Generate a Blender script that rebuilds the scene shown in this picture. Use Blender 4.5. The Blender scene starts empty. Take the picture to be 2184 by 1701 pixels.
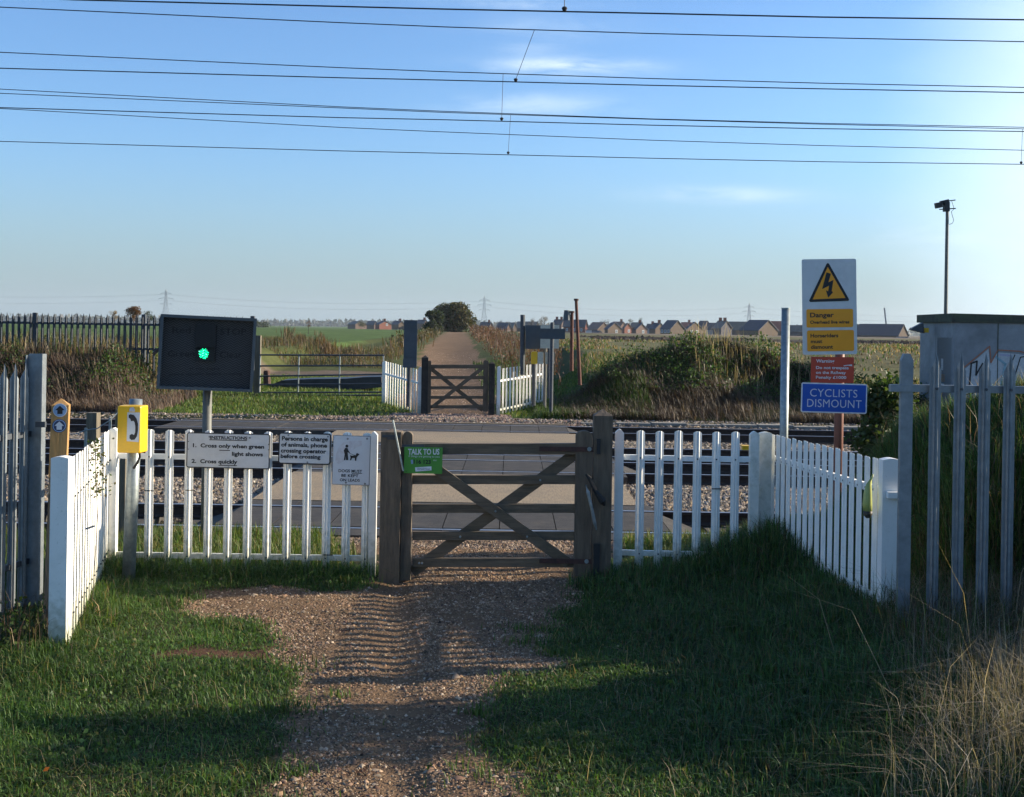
import bpy, bmesh, math, random
import numpy as np
from mathutils import Vector, Matrix
random.seed(7); rng = np.random.default_rng(7)
D = bpy.data; S = bpy.context.scene; COL = S.collection
rad = math.radians
# ------------------------------------------------------------------ camera (level, rolled about 1 degree, shifted lens)
F = 2600.0; CX = 1092.0; CY = 702.0; CH = 2.1; ROLL = 0.0157
cam = D.cameras.new('camera'); cam.sensor_width = 36; cam.lens = 36*F/2184
cam.shift_y = -(850.5-CY)/2184; cam.clip_start = 0.05; cam.clip_end = 12000
co = D.objects.new('camera', cam); COL.objects.link(co); S.camera = co
co.matrix_world = Matrix.Translation((0, 0, CH)) @ Matrix.Rotation(rad(90), 4, 'X') @ Matrix.Rotation(ROLL, 4, 'Z')
def ray(px, py):
    xc = (px-CX)/F; yc = (CY-py)/F; c, s = math.cos(ROLL), math.sin(ROLL)
    return xc*c-yc*s, xc*s+yc*c
def P(px, py, d):
    x, z = ray(px, py); return Vector((x*d, d, CH+z*d))
def G(px, py, z0=0.0):
    x, z = ray(px, py); d = (z0-CH)/z; return Vector((x*d, d, z0))
# ------------------------------------------------------------------ world, sun, exposure
SUN_AZ, SUN_EL = 77.0, 19.0            # azimuth measured from the view direction (+Y) towards +X
W = D.worlds.new('World'); S.world = W; W.use_nodes = True
nt = W.node_tree; nt.nodes.clear()
def N(t, typ, **k):
    n = t.nodes.new(typ)
    for a, b in k.items(): setattr(n, a, b)
    return n
def MATH(t, op, a, b=None, c=None, clamp=False):
    n = t.nodes.new('ShaderNodeMath'); n.operation = op; n.use_clamp = clamp
    for i, v in enumerate((a, b, c)):
        if v is None: continue
        if isinstance(v, (int, float)): n.inputs[i].default_value = v
        else: t.links.new(v, n.inputs[i])
    return n.outputs[0]
def MIX(t, f, a, b, blend='MIX'):
    n = t.nodes.new('ShaderNodeMix'); n.data_type = 'RGBA'; n.blend_type = blend
    for s_, v in ((n.inputs[0], f), (n.inputs[6], a), (n.inputs[7], b)):
        if isinstance(v, (int, float)): s_.default_value = v
        elif isinstance(v, (tuple, list)): s_.default_value = (*v[:3], 1)
        else: t.links.new(v, s_)
    return n.outputs[2]
sky = N(nt, 'ShaderNodeTexSky', sky_type='NISHITA', sun_disc=False)
sky.sun_elevation = rad(SUN_EL); sky.sun_rotation = rad(SUN_AZ)
sky.air_density = 1.0; sky.dust_density = 1.2; sky.ozone_density = 1.6; sky.altitude = 20
tc = N(nt, 'ShaderNodeTexCoord'); sx = N(nt, 'ShaderNodeSeparateXYZ'); nt.links.new(tc.outputs['Generated'], sx.inputs[0])
DX, DY, DZ = sx.outputs
U_ = MATH(nt, 'DIVIDE', DX, MATH(nt, 'MAXIMUM', DY, 0.05)); V_ = MATH(nt, 'DIVIDE', DZ, MATH(nt, 'MAXIMUM', DY, 0.05))
cv = N(nt, 'ShaderNodeCombineXYZ'); nt.links.new(MATH(nt, 'MULTIPLY', U_, 6.0), cv.inputs[0]); nt.links.new(MATH(nt, 'MULTIPLY', V_, 26.0), cv.inputs[1])
cn = N(nt, 'ShaderNodeTexNoise'); cn.inputs['Scale'].default_value = 1.6; cn.inputs['Detail'].default_value = 7; cn.inputs['Roughness'].default_value = .62; cn.inputs['Distortion'].default_value = .5
nt.links.new(cv.outputs[0], cn.inputs[0])
wisp = MATH(nt, 'MULTIPLY', MATH(nt, 'SUBTRACT', cn.outputs[0], .38), 3.2, clamp=True)
def blob(px, py, rx, ry, amp):
    u, v = ray(px, py)
    a = MATH(nt, 'POWER', MATH(nt, 'MULTIPLY', MATH(nt, 'SUBTRACT', U_, u), F/rx), 2.0)
    b = MATH(nt, 'POWER', MATH(nt, 'MULTIPLY', MATH(nt, 'SUBTRACT', V_, v), F/ry), 2.0)
    e = MATH(nt, 'POWER', 2.718, MATH(nt, 'MULTIPLY', MATH(nt, 'ADD', a, b), -1.0))
    return MATH(nt, 'MULTIPLY', e, amp)
cl = None
for b in ((1215, 142, 150, 17, 1.3), (1180, 60, 150, 26, .28), (1540, 415, 160, 16, .6), (1140, 225, 190, 22, .5), (1100, 8, 150, 12, .4), (1990, 505, 160, 40, .3), (1135, 105, 70, 14, .22)):
    o = blob(*b); cl = o if cl is None else MATH(nt, 'ADD', cl, o)
front = MATH(nt, 'GREATER_THAN', DY, 0.05)
cl = MATH(nt, 'MULTIPLY', MATH(nt, 'MULTIPLY', cl, front), MATH(nt, 'ADD', MATH(nt, 'MULTIPLY', wisp, .95), .12), clamp=True)
# a bright veil of thin high cloud towards the sun
def direction(az, el): return Vector((math.sin(rad(az))*math.cos(rad(el)), math.cos(rad(az))*math.cos(rad(el)), math.sin(rad(el))))
vd = N(nt, 'ShaderNodeVectorMath', operation='DOT_PRODUCT'); nt.links.new(tc.outputs['Generated'], vd.inputs[0]); vd.inputs[1].default_value = direction(45, 5)
gm = N(nt, 'ShaderNodeMapRange', interpolation_type='SMOOTHSTEP'); nt.links.new(MATH(nt, 'ADD', vd.outputs['Value'], MATH(nt, 'MULTIPLY', cn.outputs[0], .012)), gm.inputs[0])
gm.inputs[1].default_value = .878; gm.inputs[2].default_value = .962
veil = MATH(nt, 'MULTIPLY', gm.outputs[0], 1.0, clamp=True)
tint = MIX(nt, 1.0, sky.outputs[0], (.68, .95, 1.30), 'MULTIPLY')
elv = N(nt, 'ShaderNodeMapRange', interpolation_type='SMOOTHSTEP'); nt.links.new(DZ, elv.inputs[0]); elv.inputs[1].default_value = -.02; elv.inputs[2].default_value = .16; elv.inputs[3].default_value = 1; elv.inputs[4].default_value = 0
SKY_SC = 1.0
hz = MIX(nt, MATH(nt, 'MULTIPLY', elv.outputs[0], .78), tint, (2.25, 2.85, 3.3))
hz = MIX(nt, cl, hz, (5.6, 6.5, 7.2))
hz = MIX(nt, veil, hz, (5.6, 6.8, 7.6))
bg = N(nt, 'ShaderNodeBackground'); nt.links.new(hz, bg.inputs[0]); bg.inputs[1].default_value = .088
wo = N(nt, 'ShaderNodeOutputWorld'); nt.links.new(bg.outputs[0], wo.inputs[0])
sl = D.lights.new('sun', 'SUN'); sl.energy = 5.0; sl.angle = rad(.53); sl.color = (1, .87, .67)
so = D.objects.new('sun', sl); COL.objects.link(so)
so.rotation_euler = (-direction(SUN_AZ, SUN_EL)).to_track_quat('-Z', 'Y').to_euler(); so.location = (30, 5, 20)
S.view_settings.view_transform = 'Standard'; S.view_settings.look = 'None'; S.view_settings.gamma = 1
S.view_settings.use_curve_mapping = False; S.view_settings.exposure = 1.0
S.cycles.max_bounces = 6; S.cycles.diffuse_bounces = 2; S.cycles.glossy_bounces = 2; S.cycles.transparent_max_bounces = 8; S.cycles.volume_bounces = 0
S.cycles.caustics_reflective = False; S.cycles.caustics_refractive = False
# ------------------------------------------------------------------ materials
MATS = {}
def mat(name, c, rough=.7, c2=None, scale=20., bump=.0, bscale=None, metal=0., stretch=(1, 1, 1), dirt=0., dirtc=(.05, .045, .03), dscale=3., spec=.5):
    m = D.materials.new(name); m.use_nodes = True; t = m.node_tree
    b = t.nodes['Principled BSDF']; b.inputs['Roughness'].default_value = rough; b.inputs['Metallic'].default_value = metal
    b.inputs['Specular IOR Level'].default_value = spec
    tcn = N(t, 'ShaderNodeTexCoord'); mp = N(t, 'ShaderNodeMapping'); mp.inputs['Scale'].default_value = stretch
    geo = N(t, 'ShaderNodeNewGeometry'); t.links.new(geo.outputs['Position'], mp.inputs[0])
    if c2 is None: c2 = tuple(v*.72 for v in c)
    n1 = N(t, 'ShaderNodeTexNoise'); n1.inputs['Scale'].default_value = scale; n1.inputs['Detail'].default_value = 6; n1.inputs['Roughness'].default_value = .65
    t.links.new(mp.outputs[0], n1.inputs[0])
    f = MATH(t, 'MULTIPLY', MATH(t, 'SUBTRACT', n1.outputs[0], .3), 2.5, clamp=True)
    col = MIX(t, f, c2, c)
    if dirt:
        n2 = N(t, 'ShaderNodeTexNoise'); n2.inputs['Scale'].default_value = dscale; n2.inputs['Detail'].default_value = 8; n2.inputs['Roughness'].default_value = .7
        t.links.new(geo.outputs['Position'], n2.inputs[0])
        col = MIX(t, MATH(t, 'MULTIPLY', MATH(t, 'MULTIPLY', MATH(t, 'SUBTRACT', n2.outputs[0], .48), 5, clamp=True), dirt), col, dirtc)
    t.links.new(col, b.inputs['Base Color'])
    if bump:
        n3 = N(t, 'ShaderNodeTexNoise'); n3.inputs['Scale'].default_value = bscale or scale*3; n3.inputs['Detail'].default_value = 4
        t.links.new(mp.outputs[0], n3.inputs[0])
        bp = N(t, 'ShaderNodeBump'); bp.inputs['Strength'].default_value = bump; bp.inputs['Distance'].default_value = .01
        t.links.new(n3.outputs[0], bp.inputs['Height']); t.links.new(bp.outputs[0], b.inputs['Normal'])
    MATS[name] = m; return m
def emis(name, c, s):
    m = D.materials.new(name); m.use_nodes = True; b = m.node_tree.nodes['Principled BSDF']
    b.inputs['Base Color'].default_value = (*c, 1); b.inputs['Emission Color'].default_value = (*c, 1); b.inputs['Emission Strength'].default_value = s
    MATS[name] = m; return m
def attmat(name, rough=.8, trans=.0, scale=0., spec=.2, var=.35, bump=0., bs=60.):
    m = D.materials.new(name); m.use_nodes = True; t = m.node_tree; b = t.nodes['Principled BSDF']
    b.inputs['Roughness'].default_value = rough; b.inputs['Specular IOR Level'].default_value = spec
    a = N(t, 'ShaderNodeAttribute', attribute_name='col'); c = a.outputs['Color']
    geo = N(t, 'ShaderNodeNewGeometry')
    if scale:
        for k, (sc, v) in enumerate(((scale, var), (scale*9, var*.9))):
            n1 = N(t, 'ShaderNodeTexNoise'); n1.inputs['Scale'].default_value = sc; n1.inputs['Detail'].default_value = 5; n1.inputs['Roughness'].default_value = .7
            t.links.new(geo.outputs['Position'], n1.inputs[0])
            g = MATH(t, 'ADD', MATH(t, 'MULTIPLY', MATH(t, 'SUBTRACT', n1.outputs[0], .5), 4*v), 1.0)
            cc = N(t, 'ShaderNodeCombineXYZ')
            for i in range(3): t.links.new(g, cc.inputs[i])
            c = MIX(t, 1.0, c, cc.outputs[0], 'MULTIPLY')
    t.links.new(c, b.inputs['Base Color'])
    if bump:
        n3 = N(t, 'ShaderNodeTexNoise'); n3.inputs['Scale'].default_value = bs; n3.inputs['Detail'].default_value = 5; t.links.new(geo.outputs['Position'], n3.inputs[0])
        bp = N(t, 'ShaderNodeBump'); bp.inputs['Strength'].default_value = bump; bp.inputs['Distance'].default_value = .02
        t.links.new(n3.outputs[0], bp.inputs['Height']); t.links.new(bp.outputs[0], b.inputs['Normal'])
    if trans:
        tr = N(t, 'ShaderNodeBsdfTranslucent'); t.links.new(MIX(t, 1.0, c, (1.25, 1.2, .6), 'MULTIPLY'), tr.inputs[0])
        mx = N(t, 'ShaderNodeMixShader'); mx.inputs[0].default_value = trans
        t.links.new(b.outputs[0], mx.inputs[1]); t.links.new(tr.outputs[0], mx.inputs[2])
        t.links.new(mx.outputs[0], t.nodes['Material Output'].inputs[0])
    MATS[name] = m; return m
M = MATS
attmat('leafy', .55, .38, spec=.35); attmat('ground_mix', .95, 0, 1.3, .1, .30, .8, 55.); attmat('stone', .85, 0, 9., .25, .25)
mat('white_plastic', (.90, .88, .82), .42, (.86, .84, .78), 3., dirt=.25, dirtc=(.55, .56, .48), dscale=5.)
def grime(m):
    t = m.node_tree; b = t.nodes['Principled BSDF']; src = b.inputs['Base Color'].links[0].from_socket; g = N(t, 'ShaderNodeNewGeometry'); sp = N(t, 'ShaderNodeSeparateXYZ'); t.links.new(g.outputs['Position'], sp.inputs[0])
    n = N(t, 'ShaderNodeTexNoise'); n.inputs['Scale'].default_value = 22; n.inputs['Detail'].default_value = 6; t.links.new(g.outputs['Position'], n.inputs[0])
    f = MATH(t, 'MULTIPLY', MATH(t, 'SUBTRACT', MATH(t, 'ADD', MATH(t, 'MULTIPLY', n.outputs[0], .55), .10), sp.outputs[2]), 3.5, clamp=True)
    n2 = N(t, 'ShaderNodeTexNoise'); n2.inputs['Scale'].default_value = 60; n2.inputs['Detail'].default_value = 3; t.links.new(g.outputs['Position'], n2.inputs[0])
    f2 = MATH(t, 'MULTIPLY', MATH(t, 'SUBTRACT', n2.outputs[0], .64), 6, clamp=True)
    t.links.new(MIX(t, MATH(t, 'MULTIPLY', f2, .6), MIX(t, MATH(t, 'MULTIPLY', f, .75), src, (.30, .30, .19)), (.35, .36, .28)), b.inputs['Base Color'])
grime(MATS['white_plastic'])
mat('white_old', (.78, .77, .70), .55, (.62, .62, .53), 9., dirt=.5, dirtc=(.22, .24, .16), dscale=7.)
mat('gate_wood', (.185, .135, .088), .85, (.085, .062, .042), 34., .5, 60., stretch=(1, 1, .12), dirt=.5, dirtc=(.04, .045, .028))
mat('gate_rail_wood', (.19, .137, .086), .85, (.085, .062, .04), 34., .5, 60., stretch=(.10, 1, 1), dirt=.5, dirtc=(.035, .04, .026))
mat('dark_wood', (.055, .045, .036), .9, (.02, .017, .014), 30., .5, 60., stretch=(.3, 1, .3))
mat('pale_wood', (.44, .25, .085), .7, (.36, .19, .06), 12., .25, 60., stretch=(1, 1, .12), dirt=.25, dirtc=(.16, .10, .05), dscale=6.)
mat('old_wood', (.20, .17, .12), .9, (.09, .075, .055), 26., .5, 60., stretch=(1, 1, .15))
mat('galv', (.27, .30, .32), .5, (.19, .21, .225), 16., metal=.55, dirt=.35, dirtc=(.13, .14, .15), dscale=9.)
mat('galv_dark', (.075, .085, .10), .6, (.045, .052, .06), 12., metal=.3)
mat('galv_pole', (.34, .38, .38), .45, (.20, .23, .235), 26., metal=.5, dirt=.4, dirtc=(.14, .16, .15), dscale=12.)
mat('pole_grey', (.15, .15, .135), .6, (.09, .09, .08), 14.)
mat('black_metal', (.016, .016, .018), .5); mat('black_print', (.012, .012, .014), .6); mat('black_rubber', (.02, .02, .02), .8)
mat('wire', (.012, .012, .015), .7); mat('rust', (.15, .05, .028), .8, (.07, .028, .018), 22., .4)
mat('rust_dark', (.10, .04, .028), .8, (.04, .02, .015), 22., .4); mat('red_pole', (.24, .085, .055), .6, (.16, .06, .04), 8.)
mat('yellow_box', (.85, .50, .012), .35, (.78, .43, .01), 3., dirt=.3, dirtc=(.45, .30, .04), dscale=7.)
mat('sign_white', (.60, .61, .61), .5, (.54, .55, .55), 6., dirt=.25, dirtc=(.30, .31, .28), dscale=8.)
mat('sign_bright', (.62, .64, .66), .5, (.57, .59, .61), 6.)
mat('sign_amber', (.82, .33, .006), .45, (.76, .29, .006), 5.); mat('sign_red', (.50, .055, .02), .5, (.40, .045, .02), 5.)
mat('sign_blue', (.010, .085, .44), .35, (.008, .07, .36), 5.); mat('sign_green', (.075, .30, .03), .45, (.06, .25, .03), 5.)
mat('print_white', (.75, .77, .78), .5); mat('print_grey', (.23, .24, .25), .6); mat('print_navy', (.03, .05, .12), .6); mat('disc_blue', (.30, .42, .60), .5)
mat('stain', (.50, .47, .48), .6, (.62, .64, .66), 30.)
mat('sign_back', (.075, .09, .10), .6, (.05, .065, .075), 5.); mat('cream', (.66, .62, .48), .6)
mat('tan_slab', (.33, .25, .155), .9, (.17, .125, .078), 7., .5, 90., stretch=(7, .7, 1), dirt=.7, dirtc=(.17, .135, .095), dscale=1.1)
mat('deck_rubber', (.066, .059, .052), .8, (.036, .033, .030), 7., .5, 120., dirt=.4, dirtc=(.14, .115, .085), dscale=2.2, spec=.25)
mat('deck_lip', (.30, .28, .24), .8); mat('rail_side', (.06, .035, .025), .9, (.03, .02, .016), 20.)
mat('rail_top', (.45, .43, .42), .35, (.30, .26, .24), 8., metal=.8); mat('sleeper', (.085, .075, .065), .9, (.04, .035, .03), 8.)
mat('concrete', (.28, .265, .23), .9, (.16, .15, .13), 8., .4, 50.); mat('soil', (.10, .065, .042), .95, (.05, .035, .025), 8., .6, 40.)
mat('hut_wall', (.28, .30, .31), .8, (.20, .215, .225), 3., .3, 30., dirt=.5, dirtc=(.13, .14, .14), dscale=1.3); mat('hut_door', (.17, .20, .22), .6)
mat('hut_roof', (.075, .085, .055), .95, (.035, .035, .03), 5., dirt=.6, dirtc=(.10, .13, .06), dscale=2.)
mat('paint_orange', (.45, .16, .08), .6); mat('paint_aqua', (.25, .42, .48), .6); mat('paint_lilac', (.42, .42, .55), .6); mat('paint_pale', (.52, .54, .54), .6)
mat('brick_tan', (.12, .083, .056), .9, (.10, .07, .047), 1.2); mat('brick_red', (.20, .07, .045), .9, (.20, .075, .05), 1.2); mat('brick_brown', (.15, .095, .07), .9, (.15, .10, .08), 1.2)
mat('slate', (.028, .038, .06), .6, (.02, .028, .045), .8); mat('roof_grey', (.16, .15, .135), .8, (.11, .105, .095), .8); mat('roof_red', (.34, .10, .07), .85, (.25, .08, .06), .8); mat('roof_brown', (.20, .13, .10), .85, (.14, .09, .07), .8)
mat('render_grey', (.30, .30, .30), .8); mat('glass', (.22, .27, .30), .15); mat('frame_white', (.6, .6, .6), .5); mat('timber_frame', (.11, .10, .11), .9, (.06, .055, .06), .7)
mat('pylon_steel', (.26, .28, .30), .6); mat('plastic_sheet', (.03, .034, .04), .5, (.015, .017, .02), 3.); mat('bark', (.07, .055, .04), .9)
mat('bag_yellow', (.42, .44, .12), .4, (.34, .37, .10), 20.); mat('bag_dark', (.06, .05, .03), .6); mat('bolt', (.05, .06, .07), .5)
emis('led_green', (.0, 1.0, .36), 1.6); emis('led_core', (.15, 1.0, .6), 2.0)
# ------------------------------------------------------------------ objects and helpers
def tag(o, label=None, cat=None, group=None, kind=None):
    for k, v in (('label', label), ('category', cat), ('group', group), ('kind', kind)):
        if v: o[k] = v
    return o
def thing(name, loc, label, cat, group=None, kind=None):
    o = D.objects.new(name, None); COL.objects.link(o); o.location = loc; o.empty_display_size = .1
    return tag(o, label, cat, group, kind)
def wloc(o):
    v = Vector(o.location)
    while o.parent: o = o.parent; v += Vector(o.location)
    return v
class MB:
    def __init__(s): s.v = []; s.f = []; s.mi = []; s.cur = 0
    def add(s, vs, fs):
        n = len(s.v); s.v += [tuple(v) for v in vs]
        for f in fs: s.f.append([n+i for i in f]); s.mi.append(s.cur)
        return s
    def hexa(s, p):   # 8 points: bottom 4 (ccw from above), top 4
        return s.add(p, [(3, 2, 1, 0), (4, 5, 6, 7), (0, 1, 5, 4), (1, 2, 6, 5), (2, 3, 7, 6), (3, 0, 4, 7)])
    def box(s, x0, x1, y0, y1, z0, z1):
        return s.hexa([(x0, y0, z0), (x1, y0, z0), (x1, y1, z0), (x0, y1, z0), (x0, y0, z1), (x1, y0, z1), (x1, y1, z1), (x0, y1, z1)])
    def bar(s, a, b, w, t, up=(0, 0, 1)):   # rectangular bar from a to b; w across (side), t along 'up'
        a, b = Vector(a), Vector(b); d = (b-a).normalized(); u = Vector(up)
        if abs(d.dot(u)) > .98: u = Vector((0, 1, 0))
        sd = d.cross(u).normalized(); u = sd.cross(d).normalized(); sd = sd*w/2; u = u*t/2
        return s.hexa([a-sd-u, a+sd-u, b+sd-u, b-sd-u, a-sd+u, a+sd+u, b+sd+u, b-sd+u])
    def tube(s, pts, r, n=8, cap=True):
        pts = [Vector(p) for p in pts]; rs = r if isinstance(r, (list, tuple)) else [r]*len(pts); k0 = len(s.v); vs = []; fs = []
        for i, p in enumerate(pts):
            d = (pts[min(i+1, len(pts)-1)]-pts[max(i-1, 0)]).normalized(); u = Vector((0, 0, 1)) if abs(d.z) < .95 else Vector((0, 1, 0))
            a = d.cross(u).normalized(); b = a.cross(d)
            for j in range(n):
                t = 2*math.pi*j/n; vs.append(p+a*math.cos(t)*rs[i]+b*math.sin(t)*rs[i])
        for i in range(len(pts)-1):
            for j in range(n): fs.append((i*n+j, i*n+(j+1) % n, (i+1)*n+(j+1) % n, (i+1)*n+j))
        if cap: fs.append(tuple(range(n))[::-1]); fs.append(tuple((len(pts)-1)*n+j for j in range(n)))
        return s.add(vs, fs)
    def prism(s, pts, y0, y1):   # polygon in XZ extruded from y0 (front) to y1
        n = len(pts); vs = [(x, y0, z) for x, z in pts]+[(x, y1, z) for x, z in pts]
        return s.add(vs, [tuple(range(n)), tuple(range(2*n-1, n-1, -1))]+[(i, i+n, (i+1) % n+n, (i+1) % n) for i in range(n)])
    def mesh(s, name, mats, off=(0, 0, 0)):
        me = D.meshes.new(name); o = Vector(off)
        me.from_pydata([tuple(Vector(v)-o) for v in s.v], [], s.f)
        for m in (mats if isinstance(mats, (list, tuple)) else [mats]): me.materials.append(M[m] if isinstance(m, str) else m)
        me.polygons.foreach_set('material_index', s.mi)
        bm = bmesh.new(); bm.from_mesh(me); bmesh.ops.recalc_face_normals(bm, faces=bm.faces); bm.to_mesh(me); bm.free()
        me.update(); return me
    def obj(s, name, mats, parent=None, smooth=False, **k):
        off = wloc(parent) if parent else Vector((0, 0, 0))
        me = s.mesh(name, mats, off); o = D.objects.new(name, me); COL.objects.link(o)
        if parent: o.parent = parent
        if smooth: me.polygons.foreach_set('use_smooth', [True]*len(me.polygons))
        return tag(o, **k)
def place(me, name, parent, loc, rz=0.0, scale=None, **k):   # share mesh data
    o = D.objects.new(name, me); COL.objects.link(o); o.parent = parent
    o.location = Vector(loc)-(wloc(parent) if parent else Vector((0, 0, 0))); o.rotation_euler = (0, 0, rz)
    if scale: o.scale = scale
    return tag(o, **k)
def rrect(x0, x1, z0, z1, r, n=4):
    pts = []
    for cx, cz, a0 in ((x1-r, z1-r, 0), (x0+r, z1-r, 90), (x0+r, z0+r, 180), (x1-r, z0+r, 270)):
        for i in range(n+1):
            a = rad(a0+90*i/n); pts.append((cx+r*math.cos(a), cz+r*math.sin(a)))
    return pts
# --- numpy value noise
_perm = rng.random((256, 256))
def vn(x, y, s=1.0):
    x = np.asarray(x, float)*s; y = np.asarray(y, float)*s
    xi = np.floor(x).astype(int); yi = np.floor(y).astype(int); fx = x-xi; fy = y-yi
    fx = fx*fx*(3-2*fx); fy = fy*fy*(3-2*fy); g = lambda a, b: _perm[a & 255, b & 255]
    return (g(xi, yi)*(1-fx)+g(xi+1, yi)*fx)*(1-fy)+(g(xi, yi+1)*(1-fx)+g(xi+1, yi+1)*fx)*fy
def fbm(x, y, s=1.0, o=4):
    r = 0; a = .5
    for i in range(o): r = r+a*vn(x+17.3*i, y-9.1*i, s*2**i); a *= .5
    return r/(1-.5**o)
def sst(t): t = np.clip(t, 0, 1); return t*t*(3-2*t)
def inpoly(x, y, poly):
    x = np.asarray(x); y = np.asarray(y); r = np.zeros(x.shape, bool); n = len(poly)
    for i in range(n):
        x0, y0 = poly[i]; x1, y1 = poly[(i+1) % n]
        if y0 == y1: continue
        c = (y0 > y) != (y1 > y); r ^= c & (x < (x1-x0)*(y-y0)/(y1-y0)+x0)
    return r
def gp(l, z=0.): return [tuple(G(a, b, z)[:2]) for a, b in l]
PATH1 = gp([(870, 1190), (872, 1258), (640, 1252), (400, 1262), (380, 1290), (470, 1322), (560, 1345), (620, 1375), (600, 1440), (625, 1520), (600, 1600), (545, 1701), (420, 2300),
            (1300, 2300), (1140, 1701), (1075, 1600), (1095, 1510), (1160, 1420), (1215, 1330), (1235, 1262), (1262, 1215), (1262, 1190)])
PATH2 = gp([(560, 1095), (600, 1128), (690, 1160), (790, 1185), (815, 1262), (1270, 1230), (1330, 1170), (1400, 1128), (1430, 1095)])
SOIL = gp([(325, 1382), (420, 1372), (570, 1380), (600, 1420), (540, 1425), (400, 1412)])
SC = G(455, 1398)
def soil_mask(x, y): return np.exp(-((x-SC.x)/.50)**2-((y-SC.y)/.15)**2)+(fbm(x, y, 4.5)-.5)*1.5 > .47
def path_mask(x, y, amp=.16):
    nx = x+(fbm(x, y, 2.6)-.5)*amp*4; ny = y+(fbm(x+50, y, 2.6)-.5)*amp*3
    return (inpoly(nx, ny, PATH1) & (y < 10.4)) | (inpoly(nx, ny, PATH2) & (y > 9.8))
def pathx(y):    # centre of the lane beyond the far gate
    return np.interp(y, [26, 29.5, 60, 83, 119, 190, 260], [-1.35, -1.42, -2.9, -4.15, -5.7, -8.7, -11.5])
def far_path(x, y):
    w = np.interp(y, [26, 28.5, 30, 34, 190, 300], [2.9, 1.5, 1.1, 1.6, 1.65, 1.4]); return (np.abs(x-pathx(y)+(fbm(x, y, 1.2)-.5)*.8) < w) & (y > 26.8)
Zp = ([27, 30, 45, 60, 80, 95, 120, 190, 260, 500, 3000], [0, 0, .08, .28, .65, .9, 1.1, 1.44, 1.2, .9, .9])
Zf = ([27, 30, 33, 45, 60, 80, 120, 190, 400, 600, 3000], [0, .02, .2, .33, .62, .93, 1.15, 1.42, 1.25, .75, .75])
def H(x, y):
    x = np.asarray(x, float); y = np.asarray(y, float)
    near = sst((x-1.2)/1.5)*.26+(fbm(x, y, 1.3)-.5)*.05
    near = near*(1-sst((y-11.2)/.7))
    near += sst((x-1.35)/.9)*np.exp(-((y-10.2)/.75)**2)*.12
    bank = sst((x-2.65)/.8)*np.clip((x-.4)*.34-.18, 0, 1.2)*sst((y-7.6)/1.5)*sst((11.7-y)/1.1)
    bank += sst((x-3.6)/1.0)*sst((y-2.5)/2)*sst((8.5-y)/2)*.25
    left = -sst((-3.2-x)/1.5)*.05
    n_ = near+bank+left
    rl = -.24+(fbm(x, y, .9)-.5)*.03
    for a, b, h in ((14.7, 17.55, .13), (22.0, 24.5, .12), (27.0, 28.0, .15)):
        rl = rl+sst((y-a)/.3)*sst((b-y)/.3)*h
    z = np.where(y < 12.0, n_, rl)
    z = n_*(1-sst((y-12.1)/.25))+rl*sst((y-12.1)/.25)
    pz = np.interp(y, *Zp); fz = np.interp(y, *Zf)
    f = fz*(1-np.exp(-((x-pathx(y))/2.2)**2))+pz*np.exp(-((x-pathx(y))/2.2)**2)
    rb = sst((x-.9-sst((31-y)/3)*.6)/2.2)*sst((y-28.1)/4.6)*(1.20*(.72+.42*np.exp(-((x-5.2)/2.3)**2)*np.exp(-((y-33)/4)**2)+.28*sst((y-36)/12))+sst((y-45)/60)*.28)*(1-sst((x-8.0)/2.2)*sst((60-y)/10))
    rb *= 1+ (fbm(x, y, .45)-.5)*1.25*np.exp(-((y-32)/4)**2)
    lb = sst((-8.6-x)/1.6)*sst((y-28.2)/3.4)*(1.20-sst((y-34)/30)*.05)
    lb *= 1+(fbm(x, y, .5)-.5)*.3*np.exp(-((y-32)/5)**2)
    far = np.maximum(np.maximum(f, rb*np.exp(-np.maximum(y-120, 0)/200)), lb*np.exp(-np.maximum(y-120, 0)/200))
    t = sst((y-27.2)/.7)
    return z*(1-t)+far*t
# ------------------------------------------------------------------ ground: one sheet to the horizon
def axis(segs):
    a = []
    for x0, x1, st in segs: a += list(np.arange(x0, x1, st))
    return a
ys = np.array(axis([(-6, 3, .5), (3, 12.6, .06), (12.6, 27, .3), (27, 34, .25), (34, 60, 1), (60, 130, 3), (130, 300, 10), (300, 1000, 50), (1000, 4001, 250)]))
xs = np.array(sorted([-v for v in axis([(15.25, 40, 1.5), (40, 120, 8), (120, 400, 30), (400, 2001, 200)])]+axis([(-15, -4.5, .35), (-4.5, 4.7, .06), (4.7, 15.2, .35)])+axis([(15.25, 40, 1.5), (40, 120, 8), (120, 400, 30), (400, 2001, 200)])))
X, Y = np.meshgrid(xs, ys); Z = H(X, Y)
pm = path_mask(X, Y).astype(float); fp = far_path(X, Y).astype(float)
pmz = np.where((Y < 12) & (pm > 0), 1, 0)
Z = Z+pmz*(fbm(X, Y, 3.5)-.5)*.03
rut = np.exp(-((X+.62+.1*(Y-7))/.13)**2)*.025*pmz; Z -= rut
g_soil = np.array([.060, .046, .026]); g_grav = np.array([.175, .112, .066]); g_ball = np.array([.11, .092, .072])
C = np.zeros(X.shape+(3,)); n_a = fbm(X, Y, .35)[..., None]; n_b = fbm(X+90, Y, 1.5)[..., None]
green = np.array([.045, .062, .018])*(1-n_a)+np.array([.085, .085, .03])*n_a
C[:] = np.array([.045, .045, .02])
rz = ((Y > 12.1) & (Y < 27.6))[..., None]; C = np.where(rz, g_ball*(.5+n_b*.6), C)
intrack = np.zeros(X.shape, bool)
for c_ in (13.47, 18.7, 21.1, 25.75): intrack |= np.abs(Y-c_) < 1.3
C = np.where(intrack[..., None], np.array([.045, .036, .03]), C)
far = (Y > 27.6)[..., None]; C = np.where(far, green, C)
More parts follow.
